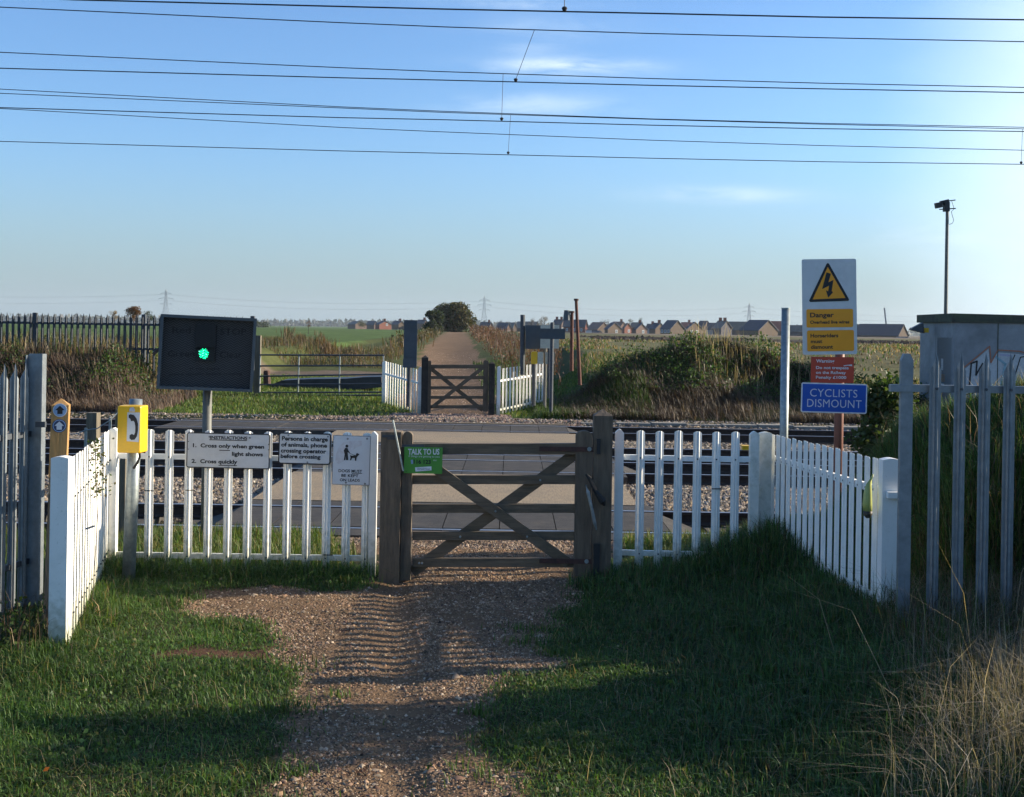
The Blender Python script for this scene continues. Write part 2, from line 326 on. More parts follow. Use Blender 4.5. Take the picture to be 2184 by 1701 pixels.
fld = ((Y > 68) & (X < pathx(Y)-6))[..., None]; C = np.where(fld, np.array([.075, .115, .032])*(.6+n_b*.8), C)
fldR = ((Y > 34) & (X > 4))[..., None]; C = np.where(fldR, np.array([.085, .10, .035])*(1-n_a)+np.array([.15, .12, .07])*n_a, C)
ridge = ((Y > 85) & (Y < 125) & (X > 8)) | ((Y > 150) & (X > 10) & (fbm(X, Y, .02) > .5)); C = np.where(ridge[..., None], np.array([.05, .042, .03]), C)
C = np.where(((Y > 200) & (X > 20))[..., None], np.array([.15, .12, .08]), C)
trk = ((np.abs(Y-44+.0*X-(fbm(X, Y*0, .2)-.5)*4) < 2.6) & (X < -3.2) & (X > -14)); C = np.where(trk[..., None], np.array([.13, .098, .07]), C)
C = np.where((fp > 0)[..., None], g_grav*(.85+n_b*.3), C)
C = np.where(((Y > 11.7) & (Y < 12.4) & (X > -3.0) & (X < 1.7))[..., None], g_grav*.9, C)
C = np.where((pm > 0)[..., None], g_grav*(.75+n_b*.35), C)
sm = soil_mask(X, Y) & (Y < 9); C = np.where(sm[..., None], np.array([.085, .045, .028]), C)
def colattr(me, cols):
    at = me.color_attributes.new('col', 'FLOAT_COLOR', 'POINT'); a = np.ones((len(cols), 4), np.float32); a[:, :3] = cols; at.data.foreach_set('color', a.ravel())
def npmesh(name, V, quads=None, tris=None, cols=None, m='leafy', smooth=False):
    me = D.meshes.new(name); nq = 0 if quads is None else len(quads); ntr = 0 if tris is None else len(tris)
    me.vertices.add(len(V)); me.vertices.foreach_set('co', np.asarray(V, np.float32).ravel())
    loops = []; starts = []; tot = []
    if nq: loops.append(np.asarray(quads).ravel()); starts.append(np.arange(nq)*4); tot.append(np.full(nq, 4))
    if ntr: loops.append(np.asarray(tris).ravel()); starts.append(nq*4+np.arange(ntr)*3); tot.append(np.full(ntr, 3))
    L = np.concatenate(loops).astype(np.int32); me.loops.add(len(L)); me.loops.foreach_set('vertex_index', L)
    me.polygons.add(nq+ntr); me.polygons.foreach_set('loop_start', np.concatenate(starts).astype(np.int32))
    if smooth: me.polygons.foreach_set('use_smooth', np.ones(nq+ntr, bool))
    me.update(calc_edges=True); me.validate()
    if cols is not None: colattr(me, cols)
    me.materials.append(M[m]); return me
def link(name, me, parent=None, **k):
    o = D.objects.new(name, me); COL.objects.link(o)
    if parent: o.parent = parent
    return tag(o, **k)
ny, nx = X.shape; idx = np.arange(ny*nx).reshape(ny, nx)
q = np.stack([idx[:-1, :-1], idx[:-1, 1:], idx[1:, 1:], idx[1:, :-1]], -1).reshape(-1, 4)
link('ground', npmesh('ground', np.stack([X, Y, Z], -1).reshape(-1, 3), q, None, C.reshape(-1, 3), 'ground_mix', True), kind='structure', label='ground with gravel path, grass verges and fields', )
# ------------------------------------------------------------------ scatter tools
def blades(B, h, w, az, bend, cols, droop=0.):
    n = len(B); h = np.broadcast_to(h, n); w = np.broadcast_to(w, n); bend = np.broadcast_to(bend, n)
    sd = np.stack([np.cos(az), np.sin(az), np.zeros(n)], 1); fw = np.stack([-np.sin(az), np.cos(az), np.zeros(n)], 1)
    V = np.zeros((n, 5, 3)); up = np.array([0, 0, 1.])
    V[:, 0] = B-sd*w[:, None]/2; V[:, 1] = B+sd*w[:, None]/2
    mid = B+up*(h*.58)[:, None]+fw*(bend*h*.28)[:, None]
    V[:, 2] = mid+sd*w[:, None]*.36; V[:, 3] = mid-sd*w[:, None]*.36
    V[:, 4] = B+up*(h*(1-.25*np.abs(bend)-droop))[:, None]+fw*(bend*h*.9)[:, None]
    i = np.arange(n)[:, None]*5; cc = np.repeat(cols[:, None, :], 5, 1)
    return V.reshape(-1, 3), i+np.array([0, 1, 2, 3]), i+np.array([3, 2, 4]), cc.reshape(-1, 3)
def cards(B, s, cols, flat=.0):       # small folded leaves
    n = len(B); s = np.broadcast_to(s, n); a = rng.normal(size=(n, 3)); a /= np.linalg.norm(a, axis=1)[:, None]
    b = rng.normal(size=(n, 3)); b -= a*(a*b).sum(1)[:, None]; b /= np.linalg.norm(b, axis=1)[:, None]
    V = np.zeros((n, 4, 3)); V[:, 0] = B; V[:, 1] = B+(a*.5+b*.38)*s[:, None]; V[:, 2] = B+a*s[:, None]; V[:, 3] = B+(a*.5-b*.38)*s[:, None]
    i = np.arange(n)[:, None]*4
    return V.reshape(-1, 3), i+np.array([0, 1, 2, 3]), None, np.repeat(cols[:, None, :], 4, 1).reshape(-1, 3)
def stones(B, s, cols):
    n = len(B); base = np.array([[1, 0, -.25], [0, 1, -.25], [-1, 0, -.25], [0, -1, -.25], [0, 0, 1]], float)
    V = base[None]*(.6+.8*rng.random((n, 5, 1)))+rng.normal(size=(n, 5, 3))*.22
    V *= np.stack([.6+.7*rng.random(n), .6+.7*rng.random(n), .4+.4*rng.random(n)], 1)[:, None, :]
    a = rng.random(n)*6.283; c, si = np.cos(a)[:, None], np.sin(a)[:, None]
    x = V[..., 0]*c-V[..., 1]*si; y = V[..., 0]*si+V[..., 1]*c; V[..., 0] = x; V[..., 1] = y
    V = V*(np.broadcast_to(s, n)/2)[:, None, None]+B[:, None, :]
    f = np.array([[0, 1, 4], [1, 2, 4], [2, 3, 4], [3, 0, 4]])
    i = (np.arange(n)*5)[:, None, None]+f[None]
    return V.reshape(-1, 3), None, i.reshape(-1, 3), np.repeat(cols[:, None, :], 5, 1).reshape(-1, 3)
def join(parts):
    V = []; Q = []; T = []; Cc = []; o = 0
    for v, q_, t_, c in parts:
        V.append(v); Cc.append(c)
        if q_ is not None: Q.append(q_+o)
        if t_ is not None: T.append(t_+o)
        o += len(v)
    return np.concatenate(V), (np.concatenate(Q) if Q else None), (np.concatenate(T) if T else None), np.concatenate(Cc)
def scat(n, x0, x1, y0, y1, f=None):
    x = rng.uniform(x0, x1, n); y = rng.uniform(y0, y1, n)
    if f is not None: k = rng.random(n) < f(x, y); x, y = x[k], y[k]
    return x, y
def HB(x, y): return H(x, y)+np.where(path_mask(x, y) & (y < 12), (fbm(x, y, 3.5)-.5)*.03-np.exp(-((x+.62+.1*(y-7))/.13)**2)*.025, 0)
def pos(x, y, dz=0.): return np.stack([x, y, HB(x, y)+dz], 1)
def pal(n, *cs, jit=.25):
    cs = np.array(cs); c = cs[rng.integers(0, len(cs), n)]; return np.clip(c*(1+rng.normal(size=(n, 1))*jit)+rng.normal(size=(n, 3))*.004, .004, 1)
def inview(x, y, m=.35): return (np.abs(x) < y*.42+m+.5) & (y > 4.7)
# gravel of the near path
x, y = scat(300000, -3.6, 2.4, 4.8, 12.3, lambda x, y: path_mask(x, y)*inview(x, y)*(.55+.7*fbm(x, y, 1.7))*np.clip(8.5/(y+1), .6, 1)*(.35+.65*(fbm(x+5, y, 2.3) > .43))*np.where(np.abs(x+.62+.1*(y-7)) < .14, .45, 1))
sz = rng.gamma(1.6, .0048, len(x))+.0055
v = stones(pos(x, y, .0)+np.array([0, 0, .002]), sz, pal(len(x), (.26, .17, .10), (.19, .12, .07), (.21, .135, .078), (.31, .215, .135), (.11, .074, .05), (.23, .135, .08), (.38, .29, .20), jit=.33))
link('gravel', npmesh('gravel', v[0], v[1], v[2], v[3], 'stone'), kind='stuff', label='loose brown gravel on the path before the gate')
# gravel in front of the far gate
x, y = scat(9000, -3.1, 1.9, 11.6, 12.27); v = stones(pos(x, y, .004), rng.uniform(.015, .035, len(x)), pal(len(x), (.25, .175, .115), (.19, .13, .085), (.36, .27, .19), (.13, .095, .075)))
link('deck_gravel', npmesh('deck_gravel', v[0], v[1], v[2], v[3], 'stone'), kind='stuff', label='brown gravel along the near edge of the crossing deck')
x, y = scat(9000, -4.6, 1.6, 26.9, 29.6, lambda x, y: np.where((np.abs(x+1.6) < 1.6) | (y < 28.1), 1, 0))
v = stones(pos(x, y, .01), rng.uniform(.03, .07, len(x)), pal(len(x), (.30, .20, .15), (.36, .27, .21), (.22, .15, .12)))
link('far_gravel', npmesh('far_gravel', v[0], v[1], v[2], v[3], 'stone'), kind='stuff', label='pinkish gravel before the far gate')
# ballast
x, y = scat(14000, -6, 1.5, 29.6, 75, lambda x, y: far_path(x, y)*np.clip(32/y, .2, 1)); v = stones(pos(x, y, .0), rng.uniform(.025, .06, len(x)), pal(len(x), (.30, .20, .14), (.20, .13, .09), (.36, .27, .20)))
link('lane_gravel', npmesh('lane_gravel', v[0], v[1], v[2], v[3], 'stone'), kind='stuff', label='brown gravel on the lane beyond the far gate')
parts = []
def bal(n, x0, x1, y0, y1, size, cs, dz=.0):
    x, y = scat(n, x0, x1, y0, y1, lambda x, y: inview(x, y, .8)*1.0); k = ~((x > -3.05) & (x < 1.45)) | (y > 26.95); x, y = x[k], y[k]
    parts.append(stones(pos(x, y, dz), rng.uniform(size*.6, size*1.35, len(x)), pal(len(x), *cs, jit=.3)))
LB = ((.25, .20, .15), (.17, .145, .12), (.33, .28, .22), (.12, .10, .085), (.26, .19, .12)); DB = ((.06, .048, .04), (.045, .036, .03), (.085, .068, .055))
bal(24000, -7.5, 6.6, 14.55, 17.7, .06, LB, .02); bal(15000, -10.5, 9.6, 22.05, 24.6, .06, LB, .02)
bal(5000, -9, 8.5, 19.6, 20.2, .055, LB, -.02)
bal(7000, -12.5, 12.5, 27.0, 28.3, .06, LB, .02)
for c_ in (13.47, 18.7, 21.1, 25.75): bal(7500, -10.5 if c_ > 15 else -6.5, 10 if c_ > 15 else 6, c_-1.15, c_+1.15, .055, DB, .0)
v = join(parts); link('ballast', npmesh('ballast', v[0], v[1], v[2], v[3], 'stone'), kind='stuff', label='grey brown stone ballast between the tracks')
# ------------------------------------------------------------------ tracks
def railmesh(L):
    prof = [(-.075, -.15), (.075, -.15), (.075, -.14), (.012, -.12), (.012, -.04), (.036, -.034), (.036, -.003), (.028, 0), (-.028, 0), (-.036, -.003), (-.036, -.034), (-.012, -.04), (-.012, -.12), (-.075, -.14)]
    b = MB(); n = len(prof); vs = [(-L, p, z) for p, z in prof]+[(L, p, z) for p, z in prof]
    for i in range(n):
        j = (i+1) % n; b.cur = 1 if i in (6, 7, 8) else 0
        b.add([vs[i], vs[j], vs[j+n], vs[i+n]], [(0, 1, 2, 3)])
    return b.mesh('rail', ['rail_side', 'rail_top'])
RM = railmesh(26); SM = MB().box(-.125, .125, -1.25, 1.25, -.34, -.165).mesh('sleeper', 'sleeper')
TR = [13.47, 18.7, 21.05, 25.75]
for i, c_ in enumerate(TR):
    nm = ('nearest the wooden gate', 'second from the wooden gate', 'third from the wooden gate', 'farthest from the wooden gate')[i]
    t = thing('railway_track', (0, c_, 0), 'railway track '+nm+', two rusty rails on dark sleepers', 'track', 'parallel railway tracks', 'structure'); del t['category']
    for s_ in (-1, 1): place(RM, 'rail', t, (0, c_+s_*.7525, 0))
    hw = c_*.42+1.2; k = -hw
    while k < hw:
        if k < -3.2 - (3.9 if i == 3 else 0) or k > 1.6: place(SM, 'sleeper', t, (k, c_, 0))
        k += .66
# ------------------------------------------------------------------ crossing deck
dk = thing('crossing_deck', (-.8, 19, 0), 'level crossing deck of dark panels and tan slabs across four tracks', 'deck', None, 'structure'); del dk['category']
def panels(c_, x0, x1):
    pc = MB().box(.004, .594, -.655, .655, -.14, -.002).mesh('deck_panel', 'deck_rubber')
    po = MB().box(.004, .594, -.19, .19, -.14, -.002).mesh('deck_edge_panel', 'deck_rubber')
    n = round((x1-x0)/.6)
    for i in range(n):
        xx = x0+i*.6; jz = random.uniform(-.004, .002)
        place(pc, 'deck_panel', dk, (xx, c_, jz)); place(po, 'edge_panel', dk, (xx, c_-.755-.05-.19, jz-.002)); place(po, 'edge_panel', dk, (xx, c_+.755+.05+.19, jz))
for c_, x0, x1 in ((TR[0], -3.1, 1.7), (TR[1], -3.1, 1.7), (TR[2], -3.1, 1.7), (TR[3], -7.2, 1.2)): panels(c_, x0, x1)
EDG = 1.19
for a, b, x0, x1 in ((TR[0]+EDG, TR[1]-EDG, -3.1, 1.55), (TR[1]+EDG-.0, TR[2]-EDG, -3.1, 1.55), (TR[2]+EDG, TR[3]-EDG, -3.5, 1.6)):
    if b-a < .03: continue
    m_ = MB().hexa([(x0-.12, a+.004, -.2), (x1+.12, a+.004, -.2), (x1+.12, b-.004, -.2), (x0-.12, b-.004, -.2), (x0, a+.004, .004), (x1, a+.004, .004), (x1, b-.004, .004), (x0, b-.004, .004)])
    m_.obj('walkway_slab', 'tan_slab', dk)
MB().box(-7.1, 1.2, TR[3]+EDG, TR[3]+EDG+.12, -.2, .006).obj('kerb_strip', 'tan_slab', dk)
for c_, xa in ((TR[0], -3.1), (TR[1], -3.1), (TR[3], -7.2)):      # bevelled end ramps
    MB().hexa([(xa-.45, c_-.6, -.17), (xa-.004, c_-.6, -.17), (xa-.004, c_+.6, -.17), (xa-.45, c_+.6, -.17), (xa-.40, c_-.55, -.15), (xa-.004, c_-.65, -.006), (xa-.004, c_+.65, -.006), (xa-.40, c_+.55, -.15)]).obj('end_ramp', 'deck_rubber', dk)
    xb = 1.2 if c_ > 25 else 1.7
    MB().hexa([(xb+.004, c_-.6, -.17), (xb+.45, c_-.6, -.17), (xb+.45, c_+.6, -.17), (xb+.004, c_+.6, -.17), (xb+.004, c_-.65, -.006), (xb+.4, c_-.55, -.15), (xb+.4, c_+.55, -.15), (xb+.004, c_+.65, -.006)]).obj('end_ramp', 'deck_rubber', dk)
# cable trough
ct = thing('cable_trough', (3, 27.8, 0), 'low concrete cable trough with flat lids beyond the farthest track', 'cable trough')
for i in range(14):
    xx = 1.6+i*.8; yy = 27.75-.028*max(0, i-3)**1.3
    MB().box(xx, xx+.78, yy-.2, yy+.2, -.1, -.0+.012*(i % 3)).obj('trough_lid', 'concrete', ct)
ct = thing('cable_trough', (-9, 28, 0), 'thin concrete cable trough below the left bank', 'cable trough')
for i in range(16):
    xx = -15.8+i*.8; MB().box(xx, xx+.78, 27.9, 28.1, -.2, -.04+.01*(i % 2)).obj('trough_lid', 'concrete', ct)
b = P(1590, 949, 21.9); t = thing('marker_box', (b.x, b.y, -.2), 'small yellow box beside the rails by the right fence corner', 'box')
MB().box(b.x-.06, b.x+.06, b.y-.08, b.y+.08, -.2, .05).obj('box_body', 'yellow_box', t); MB().box(b.x-.075, b.x+.075, b.y-.095, b.y+.095, .052, .075).obj('lid', 'yellow_box', t)
# ------------------------------------------------------------------ fence pieces
def wprofile(w, dep, tops, h, th=.003):
    xs_ = np.array([-1, -.55, -.3, 0, .3, .55, 1])*w/2; ysp = np.array([0, 0, -1, -.55, -1, 0, 0])*dep; b = MB(); n = 7; vs = []
    for s_ in (0, th):
        for i in range(n): vs.append((xs_[i], ysp[i]+s_, 0))
        for i in range(n): vs.append((xs_[i], ysp[i]+s_, h-tops[i]))
    fs = []
    for s_ in (0, 2*n):
        for i in range(n-1): fs.append((s_+i, s_+i+1, s_+n+i+1, s_+n+i))
    for i in range(n-1): fs.append((n+i, n+i+1, 3*n+i+1, 3*n+i))
    fs += [(0, n, 3*n, 2*n), (n-1, 2*n-1, 4*n-1, 3*n-1)]
    return b.add(vs, fs)
PK = wprofile(.071, .018, [.014, .004, 0, 0, 0, .004, .014], 1.17, .004).mesh('picket', 'white_plastic')
def pal_mesh(h): return wprofile(.066, .02, [.115, .085, .05, 0, .05, .085, .115], h).mesh('pale', 'galv')
def post_mesh(w, dp, h, cap=.03, m='white_plastic', pointed=True):
    b = MB(); hw = w/2
    pts = [(-hw, 0), (hw, 0), (hw, h-cap), (hw*.45, h-.3*cap), (0, h), (-hw*.45, h-.3*cap), (-hw, h-cap)] if pointed else [(-hw, 0), (hw, 0), (hw, h)]
    return b.prism(pts, -dp/2, dp/2).mesh('fence_post', m)
# straight runs beside the gate; px centres of pickets as read from the photograph
def run(t, a, b, zs, n, rails, pk=PK, sink=.0, rz=None, wr=.045, skip=()):
    """pickets from a to b (world xy), rails at heights"""
    a = Vector(a[:2]); b = Vector(b[:2]); d = (b-a); ang = math.atan2(d.y, d.x) if rz is None else rz
    nrm = Vector((math.sin(ang), -math.cos(ang)))
    bt = MB()
    for i in range(n):
        p = a+d*(i/(n-1)); zt = zs[0]+(zs[1]-zs[0])*i/(n-1)
        place(pk, 'picket', t, (p.x, p.y, zt), ang+random.uniform(-.02, .02), (1, 1, 1+random.uniform(-.006, .006)))
        for rzv in rails:
            q0 = p+nrm*.006; z = zt+rzv
            bt.tube([(q0.x, q0.y, z), (q0.x+nrm.x*.012, q0.y+nrm.y*.012, z)], .007, 6)
    for rzv in rails:
        e = d.normalized()*.09; o_ = nrm*(-.022)
        pa = a-e+o_; pb = b+e+o_
        MB().bar((pa.x, pa.y, zs[0]+rzv), (pb.x, pb.y, zs[1]+rzv), .03, wr).obj('rail', 'white_plastic', t)
    bt.obj('bolts', 'bolt', t, kind='stuff')
dF = 10.32
def ztop_of(px, py, d): return P(px, py, d).z
ta = P(320, 916, dF); tb = P(783, 923, dF)
t = thing('picket_fence', (ta.x, dF, 0), 'white picket fence left of the wooden gate, with three notices fixed to it', 'fence')
run(t, (ta.x, dF), (tb.x, dF), (ta.z-1.17, tb.z-1.17), 12, (P(363, 975, dF).z-(ta.z-1.17), P(363, 1186, dF).z-(ta.z-1.17)))
pa = P(246, 912, dF+.05); place(post_mesh(.07, .07, pa.z+.1), 'fence_post', t, (pa.x, dF+.02, -.1)); pb = P(799, 920, dF)
place(post_mesh(.062, .062, pb.z+.1, .03), 'fence_post', t, (pb.x, dF-.03, -.1))
MB().bar((pa.x, dF+.03, P(250, 973, dF).z), (ta.x-.08, dF+.03, P(320, 975, dF).z), .03, .045).obj('rail', 'white_plastic', t)
MB().bar((pa.x, dF+.03, P(250, 1184, dF).z), (ta.x-.08, dF+.03, P(320, 1186, dF).z), .03, .045).obj('rail', 'white_plastic', t)
for px, py in ((318, 1047), (406, 1046), (700, 1184)):      # cable ties round pickets
    c_ = P(px, py, dF-.012); MB().box(c_.x-.04, c_.x+.04, dF-.024, dF-.018, c_.z-.003, c_.z+.004).obj('cable_tie', 'black_rubber', t)
# right straight run
ta = P(1367, 918.6, dF); tb = P(1569, 922.6, dF)
t = thing('picket_fence', (ta.x, dF, 0), 'short white picket fence right of the wooden gate, six pickets in deep grass', 'fence')
run(t, (ta.x, dF), (tb.x, dF), (ta.z-1.17, tb.z-1.17), 6, (P(1367, 977, dF).z-(ta.z-1.17), P(1367, 1181, dF).z-(ta.z-1.17)))
pa = P(1321, 915, dF); place(post_mesh(.07, .07, pa.z+.1), 'fence_post', t, (pa.x, dF-.02, -.1))
MB().bar((pa.x, dF+.03, P(1325, 976, dF).z), (ta.x, dF+.03, P(1367, 977, dF).z), .03, .045).obj('rail', 'white_plastic', t)
MB().bar((pa.x, dF+.03, P(1325, 1180, dF).z), (ta.x, dF+.03, P(1367, 1181, dF).z), .03, .045).obj('rail', 'white_plastic', t)
pb = P(1609, 920, dF+.05); place(post_mesh(.075, .075, pb.z+.1, .03, 'white_old'), 'fence_post', t, (pb.x, dF+.05, -.1), label='weathered greenish white corner post')
MB().bar((tb.x+.05, dF+.03, P(1585, 981, dF).z), (pb.x, dF+.03, P(1600, 981, dF).z), .03, .045).obj('rail', 'white_plastic', t)
c_ = P(1528, 1043, dF-.012); MB().box(c_.x-.04, c_.x+.04, dF-.024, dF-.018, c_.z-.004, c_.z+.005).obj('cable_tie', 'black_rubber', t)
# right wing
A = P(1650, 926, 10.55); B = P(1868, 976, 8.25)
t = thing('picket_fence', (A.x, 10.55, .1), 'white picket fence running from the right corner post towards the grass bank', 'fence')
run(t, (A.x, A.y), (B.x, B.y), (A.z-1.17, B.z-1.17), 17, (P(1655, 981, 10.5).z-(A.z-1.17), .22), wr=.05)
pa = P(1631, 921, 10.5); place(post_mesh(.105, .06, pa.z+.1, .012, 'white_old'), 'fence_post', t, (pa.x, 10.48, -.1))
pb = P(1898, 977, 8.05); place(post_mesh(.12, .10, pb.z+.1, .012), 'fence_post', t, (pb.x, 8.05, -.1), .0)
c_ = P(1911, 1056, 7.98); MB().box(c_.x-.06, c_.x+.045, 7.95, 7.995, c_.z-.02, c_.z+.02).obj('bracket', 'white_plastic', t)
# left wing
A = P(158, 973, 7.95); B = P(236, 914, 10.45)
t = thing('picket_fence', (A.x, 7.95, 0), 'sunlit white picket fence seen edge-on at the left, beside the waymarker post', 'fence')
run(t, (A.x, A.y), (B.x, B.y), (A.z-1.24, B.z-1.24), 17, (.98, .22), pk=wprofile(.10, .003, [.014, .004, 0, 0, 0, .004, .014], 1.24, .004).mesh('picket', 'white_plastic'))
pa = P(142, 972, 7.85); place(post_mesh(.112, .10, pa.z+.1, .010, 'white_plastic'), 'fence_post', t, (pa.x-.015, 7.82, -.1))
c_ = P(195, 1128, 7.76); MB().bar((c_.x-.03, 7.75, c_.z), (c_.x+.025, 7.75, c_.z+.02), .012, .012).obj('bolt', 'galv', t)
# ------------------------------------------------------------------ wooden gates
def gate(d, s, label, right_hinge=True, far=False):
    """gate measured in photo pixels at depth dG, then re-used at another depth through map s"""
    t = thing('wooden_gate', s(1060, 1215, d), label, 'gate')
    def rail(y0, y1, x0, x1, dd, m='gate_rail_wood', nm='rail', th=.05, dy=0.):
        p = [s(x0, y1, dd), s(x1, y1, dd), s(x1, y0, dd), s(x0, y0, dd)]; MB().prism([(v.x, v.z) for v in p], dd-th/2+dy, dd+th/2+dy).obj(nm, m, t)
    # stiles
    for x0, x1, yt, rnd, nm in ((860, 881, 920.5, 1, 'closing_stile'), (1228, 1263, 919, 1, 'hanging_stile')):
        a = s(x0, 1236 if x0 < 1000 else 1228, d); b = s(x1, yt, d); a.x = s(x0, yt, d).x; w = b.x-a.x; r = w*.5 if rnd and x0 < 1000 else w*.35; cx = (a.x+b.x)/2
        pts = [(a.x, a.z), (b.x, a.z), (b.x, b.z-r)]+[(cx+math.cos(rad(q_))*w/2, b.z-r+math.sin(rad(q_))*r) for q_ in range(15, 180, 15)]+[(a.x, b.z-r)]
        MB().prism(pts, d-.045, d+.045).obj(nm, 'gate_wood', t)
    rail(946, 968.6, 880, 1228, d, th=.07)
    for y0, y1 in ((1014, 1032.8), (1075.6, 1094), (1134, 1152), (1190.6, 1209.4)): rail(y0, y1, 880, 1228, d, th=.03)
    for (x0, y0), (x1, y1), dy, w in (((878, 962), (1212, 1200), -.032, 24), ((878, 1222), (1232, 966), .032, 26)):
        if far: x0, x1 = 2106-x0-1, 2106-x1
        a = s(x0, y0, d); b = s(x1, y1, d); ww = abs(s(0, 0, d).z-s(0, w, d).z)*.92
        if not far or True: MB().bar((a.x, d+dy, a.z), (b.x, d+dy, b.z), .028, ww, up=(0, 0, 1)).obj('brace', 'gate_rail_wood', t)
    if not far:
        for px, py in ((1152, 1023), (1057, 1089), (982, 1143), (1124, 1143), (895, 1199), (901, 1199), (900, 963)):
            a = s(px, py, d); MB().tube([(a.x, d-.047, a.z), (a.x, d-.056, a.z)], .009, 8).obj('bolt', 'galv_pole', t)
        for py in (956, 1194):
            a = s(1150, py-5, d); b = s(1268, py+7, d); MB().box(a.x, b.x, d-.056, d-.049, b.z, a.z).obj('hinge_strap', 'rust_dark', t)
            c = s(1256 if py < 1000 else 1250, py+1, d); MB().tube([(c.x, d-.056, c.z), (c.x, d-.066, c.z)], .018, 10).obj('bolt', 'galv_pole', t)
        a = s(840, 947, d); b = s(906, 954, d); MB().box(a.x, b.x, d-.062, d-.05, b.z, a.z).obj('latch_bar', 'galv_dark', t)
    return t
dG = 10.18
gate(dG, P, 'brown wooden five-bar gate across the path in front, with a green notice')
def gp_post(px0, px1, ptop, d, label, m='gate_wood', pyr=0., name='gatepost'):
    a = P(px0, ptop, d); b = P(px1, ptop, d); w = b.x-a.x; cx = (a.x+b.x)/2; t = thing(name, (cx, d, 0), label, 'gatepost')
    b_ = MB(); z1 = a.z-pyr; hw = w/2
    b_.box(cx-hw, cx+hw, d-hw, d+hw, -.2, z1) if not pyr else b_.add([(cx-hw, d-hw, -.2), (cx+hw, d-hw, -.2), (cx+hw, d+hw, -.2), (cx-hw, d+hw, -.2), (cx-hw, d-hw, z1), (cx+hw, d-hw, z1), (cx+hw, d+hw, z1), (cx-hw, d+hw, z1), (cx, d, a.z)],
        [(0, 1, 5, 4), (1, 2, 6, 5), (2, 3, 7, 6), (3, 0, 4, 7), (4, 5, 8), (5, 6, 8), (6, 7, 8), (7, 4, 8), (3, 2, 1, 0)])
    b_.obj('post_shaft', m, t); return t
t = gp_post(815, 858, 915, dG, 'square wooden gatepost on the latch side of the near gate', pyr=.02)
for y0, y1, x0, x1 in ((928, 934, 815, 854), (935, 938, 826, 846)):
    a = P(x0, y0, dG-.09); b = P(x1, y1, dG-.09); MB().box(a.x, b.x, dG-.095, dG-.085, b.z, a.z).obj('latch_bracket', 'galv_dark', t)
a = P(837, 893, dG-.11); b = P(860, 1005, dG-.11); MB().tube([a, b], .008, 8).obj('latch_lever', 'galv_pole', t); MB().tube([(a.x, a.y, a.z-.01), (a.x, a.y, a.z+.012)], .016, 8).obj('knob', 'black_metal', t)
t = gp_post(1266, 1306, 872, dG+.02, 'tall wooden gatepost with pyramid top on the hinge side of the near gate', pyr=.055)
a = P(1281, 936, dG-.09); MB().box(a.x-.03, a.x+.0, dG-.09, dG-.062, a.z-.13, a.z).obj('hinge_hook', 'black_metal', t)
a = P(1279, 1192, dG-.09); MB().box(a.x-.05, a.x+.0, dG-.09, dG-.062, a.z-.14, a.z+.12).obj('hinge_hook', 'black_metal', t)
sp = [P(1251, 1040, dG-.13), P(1254, 1050, dG-.14), P(1262, 1085, dG-.15), P(1268, 1115, dG-.14), P(1272, 1129, dG-.13)]
t = thing('gate_spring', sp[2], 'silver spring closer strung between hanging stile and gatepost', 'spring')
MB().tube(sp, [.006, .015, .013, .015, .006], 8).obj('spring_tube', 'galv_pole', t); MB().tube([sp[0]+Vector((0, .05, .01)), sp[0]], .006, 6).obj('eye_bolt', 'galv_pole', t); MB().tube([sp[-1]+Vector((0, .04, -.01)), sp[-1]], .006, 6).obj('eye_bolt', 'galv_pole', t)
bc = [P(1250, 1012, dG-.1), P(1258, 1022, dG-.11), P(1270, 1048, dG-.11), P(1286, 1070, dG-.12), P(1289, 1078, dG-.1)]
t = thing('rubber_strap', bc[2], 'black rubber strap twisted across the stile and the tall gatepost', 'strap'); MB().tube(bc, [.01, .02, .018, .03, .012], 7).obj('strap_band', 'black_rubber', t)
